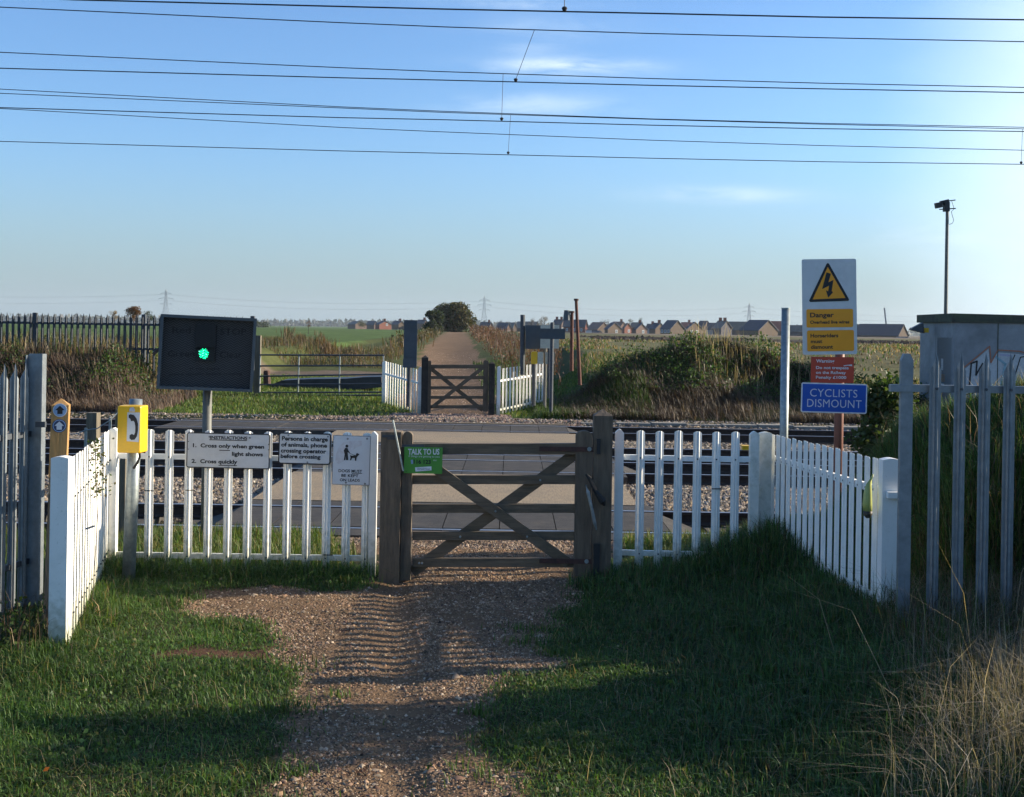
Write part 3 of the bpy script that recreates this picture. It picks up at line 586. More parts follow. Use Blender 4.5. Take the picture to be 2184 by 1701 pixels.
# ------------------------------------------------------------------ signs
def text_mesh(body, offset=0.0, space=1.0):
    c = D.curves.new('t', 'FONT'); c.body = body; c.size = 1; c.offset = offset; c.space_character = space; c.resolution_u = 3; c.fill_mode = 'FRONT'
    o = D.objects.new('t', c); COL.objects.link(o); dg = bpy.context.evaluated_depsgraph_get(); dg.update()
    me = D.meshes.new_from_object(o.evaluated_get(dg)); COL.objects.unlink(o); D.objects.remove(o); D.curves.remove(c); return me
class Sign:
    def __init__(s, name, label, cat, rect, d, th=.004, m='sign_white', r=6, border=None, bw=3, mb='black_print', quad=None, group=None, ty=0.):
        s.d = d; x0, y0, x1, y1 = rect; s.cx = (x0+x1)/2; s.cy = (y0+y1)/2; s.k = d/F; s.c = P(s.cx, s.cy, d); s.ty = ty
        s.t = thing(name, s.c, label, cat, group); hw = (x1-x0)/2*s.k; hh = (y1-y0)/2*s.k; s.t.rotation_euler = (0, ty, 0)
        s.poly(rrect(-hw, hw, -hh, hh, max(r*s.k, .001)), 'board', mb if border else m, -th/2, th/2, raw=True)
        if border:
            g = bw*s.k; s.poly(rrect(-hw+g, hw-g, -hh+g, hh-g, max((r-bw)*s.k, .001)), 'face', m, -th/2-.0015, -th/2-.0001, raw=True)
        s.f = -th/2-.002; s.lay = 0
    def loc(s, px, py): return (px-s.cx)*s.k, (s.cy-py)*s.k
    def poly(s, pts, nm, m, y0=None, y1=None, raw=False, parent=None):
        if not raw: pts = [s.loc(*p) for p in pts]
        if y0 is None: s.lay += 1; y1 = s.f; y0 = s.f-.0006-.0002*(s.lay % 4)
        me = MB().prism(pts, y0, y1).mesh(nm, m); o = D.objects.new(nm, me); COL.objects.link(o); o.parent = parent or s.t; return o
    def text(s, body, x0, x1, y0, y1, m='black_print', off=.012, nm='lettering', space=1.0, tilt=0., parent=None):
        me = text_mesh(body, off, space); v = np.empty(len(me.vertices)*3); me.vertices.foreach_get('co', v); v = v.reshape(-1, 3)
        mn, mx = v.min(0), v.max(0); u = (v[:, 0]-mn[0])/(mx[0]-mn[0]); w = (v[:, 1]-mn[1])/max(mx[1]-mn[1], 1e-6)
        px = x0+u*(x1-x0); py = y1+w*(y0-y1)+tilt*u
        v2 = np.stack([(px-s.cx)*s.k, np.full(len(v), s.f-.0016), (s.cy-py)*s.k], 1); me.vertices.foreach_set('co', v2.ravel()); me.update()
        me.materials.clear(); me.materials.append(M[m]); me.name = nm
        o = D.objects.new(nm, me); COL.objects.link(o); o.parent = parent or s.t; return o
    def disc(s, px, py, r, m='print_grey', nm='screw', d=.003):
        x, z = s.loc(px, py); r *= s.k; pts = [(x+r*math.cos(a), z+r*math.sin(a)) for a in np.linspace(0, 2*math.pi, 11)[:-1]]
        return s.poly(pts, nm, m, s.f-d, s.f, raw=True)
# INSTRUCTIONS board (px conversion of crop at x .2140, origin 350.5,905.5)
def c1(x, y): return 350.5+x*.2140, 905.5+y*.2140
def bx(f, x0, y0, x1, y1): a = f(x0, y0); b = f(x1, y1); return a[0], b[0], a[1], b[1]
s = Sign('notice_board', 'white INSTRUCTIONS notice with black rim, widest of the three on the left fence', 'sign', (*c1(222, 88), *c1(1052, 440)), dF-.05, r=5, border=1, bw=2.2, ty=rad(.4))
X0, X1, Y0, Y1 = bx(c1, 455, 118, 825, 150); s.text('INSTRUCTIONS', X0, X1, Y0, Y1, off=.034)
s.text('1.  Cross only when green', *bx(c1, 285, 195, 995, 248), off=.034); s.text('light shows', *bx(c1, 675, 272, 985, 325), off=.034); s.text('2.  Cross quickly', *bx(c1, 275, 352, 732, 405), off=.034)
for a in ((448, 154, 822, 159), (550, 256, 655, 261), (545, 406, 728, 411)): X0, X1, Y0, Y1 = bx(c1, *a); s.poly([(X0, Y0), (X1, Y0), (X1, Y1+.6), (X0, Y1+.6)], 'underline', 'black_print')
for a in ((448, 128), (850, 130), (645, 428)): s.disc(*c1(*a), 2.0)
for a in ((240, 180), (240, 255), (1038, 190), (1038, 245)): s.disc(*c1(*a), 1.0, 'black_metal')
s = Sign('notice_board', 'white notice with black rim reading Persons in charge of animals, between the other two', 'sign', (*c1(1137, 86), *c1(1660, 400)), dF-.05, r=6, border=1, bw=2.8, ty=rad(.6))
for tx, a in (('Persons in charge', (1170, 122, 1628, 180)), ('of animals, phone', (1165, 184, 1622, 240)), ('crossing operator', (1162, 246, 1614, 300)), ('before crossing', (1162, 300, 1560, 354))): s.text(tx, *bx(c1, *a), off=.034)
for a in ((1234, 112), (1628, 116), (1430, 378)): s.disc(*c1(*a), 2.0)
s = Sign('notice_board', 'pale DOGS MUST BE KEPT ON LEADS notice with figure walking a dog, nearest the gate', 'sign', (*c1(1676, 112), *c1(2052, 606)), dF-.06, r=1.5, m='sign_bright', border=1, bw=1.4, mb='print_grey', ty=rad(.8))
for tx, a in (('DOGS MUST', (1740, 450, 1975, 480)), ('BE KEPT', (1770, 497, 1940, 526)), ('ON LEADS', (1755, 541, 1955, 570))): s.text(tx, *bx(c1, *a), off=.02)
X0, X1, Y0, Y1 = bx(c1, 1872, 484, 1975, 488); s.poly([(X0, Y0), (X1, Y0), (X1, Y1+.4), (X0, Y1+.4)], 'underline', 'black_print')
s.poly([c1(*p) for p in ((1730, 240), (1780, 180), (1850, 165), (1960, 160), (1965, 205), (1900, 235), (1840, 300), (1800, 360), (1740, 400), (1705, 380), (1712, 300))], 'stain_patch', 'stain')
s.disc(*c1(1816, 218), 3.2, 'black_print', 'figure_head', .0022)
s.poly([c1(*p) for p in ((1800, 236), (1822, 236), (1834, 262), (1850, 286), (1846, 292), (1826, 276), (1828, 300), (1834, 356), (1812, 358), (1808, 318), (1804, 358), (1790, 358), (1796, 300), (1786, 262))], 'figure_print', 'black_print', s.f-.0022, s.f)
s.poly([c1(*p) for p in ((1846, 288), (1900, 306), (1899, 310), (1845, 292))], 'lead_print', 'black_print', s.f-.0021, s.f)
s.poly([c1(*p) for p in ((1850, 308), (1870, 312), (1908, 306), (1912, 288), (1926, 286), (1944, 298), (1930, 310), (1916, 330), (1912, 362), (1900, 362), (1898, 334), (1872, 334), (1862, 358), (1850, 358), (1856, 330))], 'dog_print', 'black_print', s.f-.0022, s.f)
for a in ((1822, 145), (2015, 138), (1817, 582), (2006, 588)): s.disc(*c1(*a), 2.3)
# green notice on the gate: crop origin (1120,1200) scale 400/2184*.7302
def c2(x, y): return 817.8+x*.13374, 876.2+y*.13374
s = Sign('gate_notice', 'green TALK TO US helpline notice screwed to the wooden gate', 'sign', (*c2(330, 585), *c2(940, 1003)), dG-.075, r=1, m='sign_green', ty=rad(.3))
s.text('TALK TO US', *bx(c2, 390, 612, 890, 708), m='print_white', off=.03, tilt=-1.2); s.text('if things are getting to you', *bx(c2, 402, 712, 895, 755), m='sign_bright', off=-.004)
s.text('116 123', *bx(c2, 485, 782, 755, 850), m='black_print', off=.03); s.poly([c2(*p) for p in ((437, 790), (470, 786), (476, 850), (446, 856))], 'phone_print', 'disc_blue')
s.text('FREE', *bx(c2, 795, 780, 848, 800), m='print_white', off=.0); s.poly([c2(*p) for p in ((508, 908), (768, 886), (772, 950), (514, 974))], 'label_patch', 'print_white')
s.text('SAMARITANS', *bx(c2, 540, 918, 745, 945), m='print_navy', off=.0)
for a in ((908, 620), (368, 972)): s.disc(*c2(*a), .9, 'black_metal')
# right sign group
dS = 11.3
def c3(x, y): return 1643+x*.2478, 511+y*.2478
pp0 = P(1788, 965, dS+.06); pp1 = P(1790, 600, dS+.06)
t = thing('sign_pole', (pp0.x, dS+.06, 0), 'reddish brown round pole carrying the danger and cyclists signs', 'pole')
MB().tube([(pp0.x, dS+.06, -.1), (pp0.x, dS+.06, P(1790, 560, dS).z)], .043, 14).obj('pole_shaft', 'red_pole', t, smooth=True)
s = Sign('warning_sign', 'tall grey Danger Overhead live wires sign with amber triangle, topmost on the red pole', 'sign', (1711, 553, 1827, 756.5), dS, r=4, m='sign_white', ty=rad(-1.6), th=.006)
fr = lambda x, y: (2300*.7302+x*.2145, 740*.7302+y*.2145)     # crop of the sign, 260 px wide at 885
def c4(x, y): return 1679.5+x*.21452, 540.3+y*.21472
s.poly([c4(*p) for p in ((405, 98), (418, 108), (612, 462), (605, 478), (225, 484), (214, 470), (392, 108))], 'triangle_border', 'black_print')
s.poly([c4(*p) for p in ((404, 138), (576, 448), (250, 458))], 'triangle_face', 'sign_amber', s.f-.0026, s.f-.0012)
s.poly([c4(*p) for p in ((390, 192), (434, 206), (408, 290), (458, 268), (440, 376), (452, 392), (404, 442), (382, 370), (404, 380), (414, 324), (345, 358))], 'bolt_symbol', 'black_print', s.f-.0036, s.f-.0027)
for a, b in (((186, 556), (650, 738)), ((190, 766), (656, 974))):
    (X0, Y0), (X1, Y1) = c4(*a), c4(*b); pts = rrect(*(s.loc(X0, Y1)[0], s.loc(X1, Y1)[0], s.loc(X0, Y1)[1], s.loc(X0, Y0)[1]), 3.5*s.k); s.poly(pts, 'amber_panel', 'sign_amber', s.f-.001, s.f, raw=True)
for tx, a, o in (('Danger', (222, 590, 458, 652), .03), ('Overhead live wires', (222, 668, 612, 702), .03), ('Horseriders', (224, 800, 500, 838), .03), ('must', (226, 862, 340, 894), .03), ('dismount', (226, 912, 446, 950), .03)): s.text(tx, *bx(c4, *a), off=o)
s = Sign('warning_sign', 'red Warning Do not trespass on the Railway sign, middle one on the red pole', 'sign', (1729.5, 762, 1821, 817), dS, r=.5, m='sign_red', ty=rad(-.3))
for tx, a in (('Warning', (282, 1056, 464, 1100)), ('Do not trespass', (282, 1124, 606, 1162)), ('on the Railway', (282, 1172, 580, 1210)), ('Penalty £1000', (282, 1220, 584, 1258))): s.text(tx, *bx(c4, *a), m='print_white', off=.02)
s.poly([c4(*p) for p in ((556, 1114), (640, 1104), (642, 1122), (600, 1116), (558, 1124))], 'scratch', 'print_white')
s = Sign('cycle_sign', 'blue CYCLISTS DISMOUNT sign with white rim, lowest on the red pole', 'sign', (1708.5, 818, 1849, 881.5), dS, r=4, m='sign_blue', border=1, bw=2.6, mb='print_white', ty=rad(.7), th=.006)
s.text('CYCLISTS', *bx(c4, 222, 1352, 692, 1430), m='sign_bright', off=-.004, space=1.05); s.text('DISMOUNT', *bx(c4, 196, 1455, 736, 1534), m='sign_bright', off=-.004, space=1.05)
# grey pole
a = P(1676, 657, 11.0); t = thing('steel_pole', (a.x, 11.0, 0), 'plain galvanised steel pole left of the danger sign, behind the picket fence', 'pole')
MB().tube([(a.x, 11, -.1), (a.x, 11, a.z-.01)], .038, 16).obj('pole_shaft', 'galv_pole', t, smooth=True); MB().tube([(a.x, 11, a.z-.012), (a.x, 11, a.z)], .040, 16).obj('cap', 'galv_pole', t)
# ------------------------------------------------------------------ crossing light box
dL = 11.55
A = P(340, 672, dL); Bx = P(541, 834, dL); cx = (A.x+Bx.x)/2; z0 = P(440, 832, dL).z; z1 = P(440, 675, dL).z; hw = .430; cx += .008
t = thing('crossing_light', (P(428, 1165, dL).x, dL, 0), 'black meshed crossing light box on a grey pole showing a green light', 'signal')
px_ = P(431, 1000, dL).x+.02
MB().tube([(px_, dL+.08, -.1), (px_, dL+.08, z0+.3)], .044, 14).obj('pole_shaft', 'pole_grey', t, smooth=True)
tl = -.030   # the box hangs slightly out of level
def R3(x, y, z): zc = (z0+z1)/2; return (cx+x-y*.22+(z-zc)*.045, dL+y+x*.20, z-x*.032)
def fbox(b, x0, x1, y0, y1, za, zb): return b.hexa([R3(*p) for p in ((x0, y0, za), (x1, y0, za), (x1, y1, za), (x0, y1, za), (x0, y0, zb), (x1, y0, zb), (x1, y1, zb), (x0, y1, zb))])
fbox(MB(), -hw+.01, hw-.01, .03, .05, z0+.01, z1-.01).obj('back_panel', mat('signal_face', (.085, .088, .095), .6), t)
fr_ = MB(); w_ = .028
for a_ in ((-hw, hw, -.12, .05, z1-w_, z1), (-hw, hw, -.12, .05, z0, z0+w_), (-hw, -hw+w_, -.12, .05, z0+w_, z1-w_), (hw-w_, hw, -.12, .05, z0+w_, z1-w_)): fbox(fr_, *a_)
fr_.obj('frame', 'sign_back', t)
cw, chh = .058, .0225; lt = MB(); nx_ = int((2*hw-2*w_)/cw)+1; nz_ = int((z1-z0-2*w_)/chh)+1
for j in range(nz_):
    for i in range(nx_):
        x_ = -hw+w_+i*cw; z_ = z0+w_+j*chh; zz = z_+chh; xm = min(x_+cw/2, hw-w_); xe = min(x_+cw, hw-w_)
        if zz > z1-w_: continue
        sgn = 1 if (i+j) % 1 == 0 else -1
        for (xa, za), (xb, zb) in ((((x_, z_), (xm, zz))), (((xm, zz), (xe, z_)))):
            if xb-xa < .005: continue
            th = .0042
            q_ = [R3(xa, -.10, za-th), R3(xb, -.10, zb-th), R3(xb, -.10, zb+th), R3(xa, -.10, za+th)]; lt.add(q_, [(0, 1, 2, 3)])
            q_ = [R3(xa, -.10, zz+z_-za-th), R3(xb, -.10, zz+z_-zb-th), R3(xb, -.10, zz+z_-zb+th), R3(xa, -.10, zz+z_-za+th)]
lt.obj('mesh_guard', mat('guard_black', (.009, .010, .012), .6), t, kind='stuff')
def c5(x, y): return 328.6+x*.11162, 657.2+y*.11162
def onbox(px, py, yy=.025): q_ = P(px, py, dL); return Vector((q_.x, dL+yy+(q_.x-cx)*.20, q_.z))
hd = MB()
for a_, b_ in (((820, 320), (1190, 800)), ((820, 740), (1175, 1022))):
    pa_ = onbox(*c5(*a_)); pb_ = onbox(*c5(*b_)); hd.box(pa_.x, pb_.x, dL-.05, dL+.02, pb_.z, pa_.z)
hd.obj('signal_head', 'black_metal', t)
for c_, nm in (((1000, 480), 'dark_lens'), ((975, 875), 'lit_lens')):
    q_ = onbox(*c5(*c_)); o = MB().tube([(q_.x, dL-.051, q_.z), (q_.x, dL-.056, q_.z)], .052, 20).obj(nm, 'black_metal', t)
    if nm == 'lit_lens':
        ld = MB(); 
        for k in range(46):
            rr = .047*math.sqrt((k+.5)/46); an = k*2.39996; ld.tube([(q_.x+rr*math.cos(an), dL-.0565, q_.z+rr*math.sin(an)), (q_.x+rr*math.cos(an), dL-.061, q_.z+rr*math.sin(an))], .0058, 6); ld.cur = 1 if k % 6 == 0 else 0
        ld.obj('leds', ['led_green', 'led_core'], o, kind='stuff')
class TB:  # lettering on the box
    pass
def box_text(body, x0, x1, y0, y1):
    me = text_mesh(body, .01); v = np.empty(len(me.vertices)*3); me.vertices.foreach_get('co', v); v = v.reshape(-1, 3); mn, mx = v.min(0), v.max(0)
    out = []
    for p in v:
        u = (p[0]-mn[0])/(mx[0]-mn[0]); w = (p[1]-mn[1])/(mx[1]-mn[1]); q_ = onbox(x0+u*(x1-x0), y1+w*(y0-y1)); out.append(Vector((q_.x, dL+.026+(q_.x-cx)*.20, q_.z))-wloc(t))
    me.vertices.foreach_set('co', np.array(out).ravel()); me.materials.clear(); me.materials.append(M['black_print']); o = D.objects.new('lettering', me); COL.objects.link(o); o.parent = t
box_text('Red', *bx(c5, 370, 370, 705, 485)); box_text('STOP', *bx(c5, 1240, 395, 1720, 515)); box_text('Green', *bx(c5, 290, 815, 770, 930)); box_text('Clear', *bx(c5, 1235, 835, 1640, 955))
box_text('If no light', *bx(c5, 690, 1140, 1240, 1195)); box_text('phone signaller before crossing', *bx(c5, 320, 1240, 1640, 1300))
q_ = onbox(331, 755); MB().bar((q_.x+.05, dL, q_.z+.06), (q_.x-.015, dL-.02, q_.z-.01), .03, .03).obj('side_latch', 'black_metal', t)
# ------------------------------------------------------------------ phone box on post
dP = 9.9; a = P(287, 852, dP); xp = P(281, 1000, dP).x+.01
t = thing('phone_post', (xp, dP, 0), 'galvanised post carrying the yellow telephone box', 'post')
MB().tube([(xp-.025, dP, -.1), (xp+.015, dP, a.z)], .052, 20).obj('post_shaft', 'galv_pole', t, smooth=True)
t = thing('phone_box', P(286, 965, dP-.1), 'yellow railway telephone box with black handset symbol, on the left post', 'phone')
p0 = P(257.5, 964, dP-.1); p1 = P(309, 865, dP-.1)
b_ = MB(); y0_, y1_ = dP-.20, dP-.055; r_ = .012
fr0 = rrect(p0.x, p1.x, p0.z, p1.z, .012, 3); n_ = len(fr0)
g0 = [(x_*1.0+(.0), y0_, z_) for x_, z_ in rrect(p0.x+.006, p1.x-.006, p0.z+.006, p1.z-.006, .01, 3)]; g1 = [(x_, y0_+.01, z_) for x_, z_ in fr0]; g2 = [(x_+.012*(x_ > cx*0+(p0.x+p1.x)/2), y1_, z_) for x_, z_ in fr0]
b_.add(g0+g1+g2, [tuple(range(n_))]+[(i, (i+1) % n_, n_+(i+1) % n_, n_+i) for i in range(n_)]+[(n_+i, n_+(i+1) % n_, 2*n_+(i+1) % n_, 2*n_+i) for i in range(n_)]+[tuple(range(3*n_-1, 2*n_-1, -1))])
b_.obj('box_body', 'yellow_box', t)
def c6(x, y): return 219.06+x*.17171, 876.2+y*.17171
def flat(pts, y, m, nm, par):   # print on the box, pts in photo px
    vs = [P(px, py, dP-.205) for px, py in pts]; MB().prism([(v_.x, v_.z) for v_ in vs], y-.001, y).obj(nm, m, par)
flat([c6(*p) for p in ((305, 22), (462, 25), (445, 392), (296, 380))], y0_-.001, 'sign_bright', 'label_plate', t)
flat([c6(*p) for p in ((322, 55), (345, 45), (385, 55), (420, 100), (437, 170), (436, 250), (424, 320), (395, 362), (355, 366), (332, 345), (334, 305), (362, 290), (388, 305), (402, 270), (405, 200), (396, 150), (384, 128), (352, 132), (340, 100), (322, 90))], y0_-.003, 'black_print', 'handset_print', t)
flat([c6(*p) for p in ((335, -35), (380, -45), (400, -5), (395, 14), (325, 12))], y0_-.001, 'stain', 'worn_patch', t)
cb = [P(297, 964, dP-.1), P(298, 975, dP-.09), P(293, 988, dP-.08), P(285, 999, dP-.06)]
MB().tube(cb, .011, 8).obj('cable', 'black_rubber', t)
# ------------------------------------------------------------------ waymarker post
dW = 8.35; pa = P(112, 860, dW); pb = P(150, 860, dW); cxw = (pa.x+pb.x)/2; hw_ = .055; zt = P(131, 850, dW).z; zs_ = zt-.045
t = thing('waymarker_post', (cxw, dW, 0), 'square wooden waymarker post with pale top and two round arrow discs', 'post')
bot = P(129, 1017, dW).z; lean = -.025
def wp(z0_, z1_, hw2, m, nm, tip=None):
    x0_, x1_ = cxw+(z0_-zt)*.03, cxw+(z1_-zt)*.03; b_ = MB(); rot = rad(14); cs, sn = math.cos(rot), math.sin(rot)
    def c(x, y, z, xo): return (xo+x*cs-y*sn, dW+x*sn+y*cs, z)
    vs = [c(-hw2, -hw2, z0_, x0_), c(hw2, -hw2, z0_, x0_), c(hw2, hw2, z0_, x0_), c(-hw2, hw2, z0_, x0_), c(-hw2, -hw2, z1_, x1_), c(hw2, -hw2, z1_, x1_), c(hw2, hw2, z1_, x1_), c(-hw2, hw2, z1_, x1_)]
    fs = [(0, 1, 5, 4), (1, 2, 6, 5), (2, 3, 7, 6), (3, 0, 4, 7), (3, 2, 1, 0)]
    if tip: vs.append((x1_, dW, tip)); fs += [(4, 5, 8), (5, 6, 8), (6, 7, 8), (7, 4, 8)]
    else: fs.append((4, 5, 6, 7))
    return b_.add(vs, fs).obj(nm, m, t)
wp(bot, zs_, hw_, 'pale_wood', 'post_head', zt); wp(-.1, bot-.002, hw_-.004, 'old_wood', 'post_foot')
for py, m1, m2, m3, cxp in ((876, 'disc_blue', 'black_print', 'disc_blue', 131), (909.5, 'print_navy', 'sign_bright', 'print_white', 129.5)):
    q_ = P(cxp, py, dW-.08); rot = rad(14); e1 = Vector((math.cos(rot), math.sin(rot), 0)); nn = Vector((math.sin(rot), -math.cos(rot), 0)); c0 = Vector((cxw+(q_.z-zt)*.03, dW, q_.z))+nn*(hw_+.001)
    def dpts(pts, off): return [c0+nn*off+e1*x_+Vector((0, 0, z_)) for x_, z_ in pts]
    def slab(pts, o0, o1, m, nm):
        n = len(pts); MB().add(dpts(pts, o0)+dpts(pts, o1), [tuple(range(n)), tuple(range(2*n-1, n-1, -1))]+[(i, i+n, (i+1) % n+n, (i+1) % n) for i in range(n)]).obj(nm, m, t)
    circ = lambda r: [(r*math.cos(a_), r*math.sin(a_)) for a_ in np.linspace(0, 2*math.pi, 21)[:-1]]
    slab(circ(.046), 0, .002, 'print_white' if py < 900 else 'print_navy', 'disc'); slab(circ(.042), .0022, .0028, m1 if py < 900 else 'disc_blue', 'disc_ring'); slab(circ(.037), .003, .0034, 'disc_blue' if py < 900 else 'print_navy', 'disc_face')
    slab([(-.017, -.026), (.017, -.026), (.017, .0), (.031, .0), (0, .030), (-.031, .0), (-.017, .0)], .0036, .004, m2, 'arrow')
# ------------------------------------------------------------------ palisade fences
def ibeam(cx_, cy_, z0_, z1_, w, dp, rz, m='galv', slope=.0):
    b_ = MB(); cs, sn = math.cos(rz), math.sin(rz)
    def bb(x0, x1, y0, y1, zt0, zt1):
        ps = []
        for (x_, y_) in ((x0, y0), (x1, y0), (x1, y1), (x0, y1)): ps.append((cx_+x_*cs-y_*sn, cy_+x_*sn+y_*cs, z0_))
        for (x_, y_), z_ in zip(((x0, y0), (x1, y0), (x1, y1), (x0, y1)), (zt0, zt0, zt1, zt1)): ps.append((cx_+x_*cs-y_*sn, cy_+x_*sn+y_*cs, z_))
        b_.hexa(ps)
    bb(-w/2, w/2, -dp/2, -dp/2+.007, z1_-slope, z1_-slope+.004); bb(-w/2, w/2, dp/2-.007, dp/2, z1_-.002, z1_); bb(-.0035, .0035, -dp/2+.0071, dp/2-.0071, z1_-slope, z1_)
    return b_
# left near
t = thing('palisade_fence', (-3.4, 8.9, 0), 'grey steel palisade fence at the left edge, coming towards the viewer', 'fence')
q_ = P(80, 755, 8.9); zt_ = q_.z
pb_ = P(60, 770, 8.9); b_ = MB(); xr_ = P(98, 755, 8.9).x; b_.prism([(pb_.x, -.1), (xr_-.012, -.1), (xr_-.012, zt_), (pb_.x+.012, zt_), (pb_.x, zt_-.01)], 8.90, 8.912); b_.box(xr_-.0118, xr_-.002, 8.84, 8.92, -.1, zt_); b_.box(pb_.x-.008, pb_.x-.0002, 8.87, 8.96, -.1, zt_-.012); b_.obj('fence_post', 'galv', t)
PM = pal_mesh(1.75); dirv = Vector((-.022, -.13)); a0 = Vector((P(53, 800, 8.82).x, 8.82))
for i in range(12):
    p = a0+dirv*i; place(PM, 'pale', t, (p.x, p.y, 1.80-1.75+.0), rad(52))
for zr in (1.28, .35): MB().bar((a0.x+.02, a0.y+.14, zr), ((a0+dirv*12).x-.05, (a0+dirv*12).y+.03, zr), .03, .04).obj('rail', 'galv_dark', t)
c_ = P(81, 829+77, 8.8); MB().box(c_.x-.02, c_.x+.05, 8.80, 8.83, c_.z-.02, c_.z+.02).obj('fishplate', 'galv_dark', t)
# right near
dR = 7.5; t = thing('palisade_fence', (2.45, dR, .3), 'grey steel palisade fence at the right edge with pointed pales', 'fence')
q_ = P(1936, 755, dR)
hh_ = q_.z+.1; pm_ = MB().prism([(-.039, 0), (.036, 0), (.036, hh_-.04), (.016, hh_), (-.022, hh_), (-.039, hh_-.04)], -.02, .015); pm_.cur = 0
place(pm_.mesh('fence_post', 'galv'), 'fence_post', t, (q_.x+.004, dR+.03, -.1))
PM = wprofile(.072, .02, [.115, .085, .05, 0, .05, .085, .115], 1.9).mesh('pale', 'galv')
for i in range(11):
    tp = P(1992.5+i*52.5, 755, dR); place(PM, 'pale', t, (tp.x, dR-.03, 2.0-1.9), random.uniform(-.03, .03))
    MB().tube([(tp.x, dR-.052, 1.775), (tp.x, dR-.06, 1.775)], .009, 6).obj('bolt', 'galv_dark', t)
zr = P(1960, 829, dR).z
for z_ in (zr, .22): MB().box(q_.x-.10, 4.4, dR+.0, dR+.045, z_-.022, z_+.022).obj('rail', 'galv', t)
# far left palisade on the bank
t = thing('palisade_fence', (-11, 32, 1.2), 'dark palisade fence along the top of the far left bank', 'fence')
PMd = wprofile(.075, .02, [.115, .085, .05, 0, .05, .085, .115], 1.75).mesh('pale', 'galv_dark'); dd_ = 32.0
for i in range(44):
    tp = P(-22+i*12.55, 673+random.uniform(-.6, .6), dd_); place(PMd, 'pale', t, (tp.x, dd_, 2.30-1.72+random.uniform(-.01, .01)), 0)
for i in range(3): tp = P(97-22+i*232, 676, dd_+.08); MB().box(tp.x-.05, tp.x+.05, dd_+.03, dd_+.15, .9, 2.33).obj('fence_post', 'galv_dark', t)
for z_ in (2.06, 1.42): MB().box(P(-40, 700, dd_).x, P(530, 700, dd_).x, dd_+.0, dd_+.05, z_-.03, z_+.03).obj('rail', 'galv_dark', t)
# ------------------------------------------------------------------ far side: gate, fences, signs
dFG = 29.4
gx0, gx1 = P(911, 885, dFG).x, P(1041, 885, dFG).x
def sf(px, py, d):   # near-gate pixels mapped onto the far gate
    u = (px-858)/(1264-858); n0 = P(px, py, dG); ztop = P(860, 920, dG).z; return Vector((gx0+u*(gx1-gx0), d, n0.z*1.02+.05))
gate(dFG, sf, 'small dark wooden gate on the far side of the tracks, leading to the lane', far=True)
gp_post(900, 914, 758, dFG, 'far gatepost left of the lane gate, taller than the gate', 'dark_wood', pyr=.06)
gp_post(1043, 1056, 772, dFG-.05, 'far gatepost right of the lane gate', 'dark_wood', pyr=.04)
PKf = wprofile(.08, .02, [.014, .004, 0, 0, 0, .004, .014], 1.1, .005).mesh('picket', 'white_plastic')
A = P(893, 789, 29.5); B = P(822, 771, 32.0)
t = thing('picket_fence', (A.x, 29.5, 0), 'small white picket fence left of the far gate', 'fence')
run(t, (A.x, A.y), (B.x, B.y), (A.z-1.1, B.z-1.1), 14, (.78,), pk=PKf, wr=.05); place(post_mesh(.08, .07, 1.2), 'fence_post', t, (A.x+.04, 29.45, -.05)); place(post_mesh(.12, .1, B.z), 'fence_post', t, (B.x-.02, 32.05, 0))
A = P(1066, 787, 29.4); B = P(1164, 773, 32.2)
t = thing('picket_fence', (A.x, 29.4, 0), 'small white picket fence right of the far gate', 'fence')
run(t, (A.x, A.y), (B.x, B.y), (A.z-1.1, B.z-1.1), 15, (.80, .1), pk=PKf, wr=.05); place(post_mesh(.085, .07, 1.25), 'fence_post', t, (A.x-.02, 29.35, -.05))
# metal field gate
dM = 33.2; t = thing('field_gate', (P(686, 843, dM).x, dM, .2), 'wide galvanised metal field gate in the grass left of the far pickets', 'gate')
def mr(a, b, r, nm='bar', m='galv'): MB().tube([P(*a, dM), P(*b, dM)], r, 8).obj(nm, m, t)
for y0, y1 in ((757.5, 758.5), (781, 780), (803, 799), (821, 819), (838, 837), (843.5, 843.5)): mr((553, y0), (820, y1), .022, 'bar', 'galv_dark')
for x_ in (555, 637.5, 725, 818): mr((x_, 757), (x_-2, 843), .02, 'upright', 'galv_pole')
t = thing('wooden_post', P(546, 840, dM), 'sunlit timber post beside the left end of the metal field gate', 'post')
a = P(540, 716, dM); b = P(552, 845, dM); MB().box(a.x, b.x, dM+.1, dM+.25, b.z, a.z).obj('post_shaft', 'old_wood', t)
t = thing('oil_drum', P(570, 820, 35), 'rusty brown post stump standing behind the field gate', 'stump'); a = P(563, 793, 35); b = P(577, 822, 35); t.name = 'post_stump'
MB().tube([((a.x+b.x)/2, 35, b.z), ((a.x+b.x)/2-.02, 35, a.z)], [.11, .095], 9).obj('stump_body', 'rust_dark', t); MB().tube([((a.x+b.x)/2-.02, 35, a.z-.01), ((a.x+b.x)/2-.02, 35, a.z+.03)], .08, 9).obj('stump_top', 'rust', t)
pts = [(578, 822), (600, 812), (660, 809), (740, 808), (775, 805), (813, 804), (814, 826), (770, 831), (700, 832), (630, 834), (590, 834)]
vs = [P(px, py, 36) for px, py in pts]
t = thing('tarpaulin', P(700, 832, 36), 'dark plastic sheet lying in a long low strip behind the field gate', 'tarpaulin'); b_ = MB(); n = len(vs)
b_.add([v_ for v_ in vs]+[v_+Vector((0, 1.2, .0)) for v_ in vs], [tuple(range(n)), tuple(range(2*n-1, n-1, -1))]+[(i, i+n, (i+1) % n+n, (i+1) % n) for i in range(n)]); b_.obj('sheet', 'plastic_sheet', t)
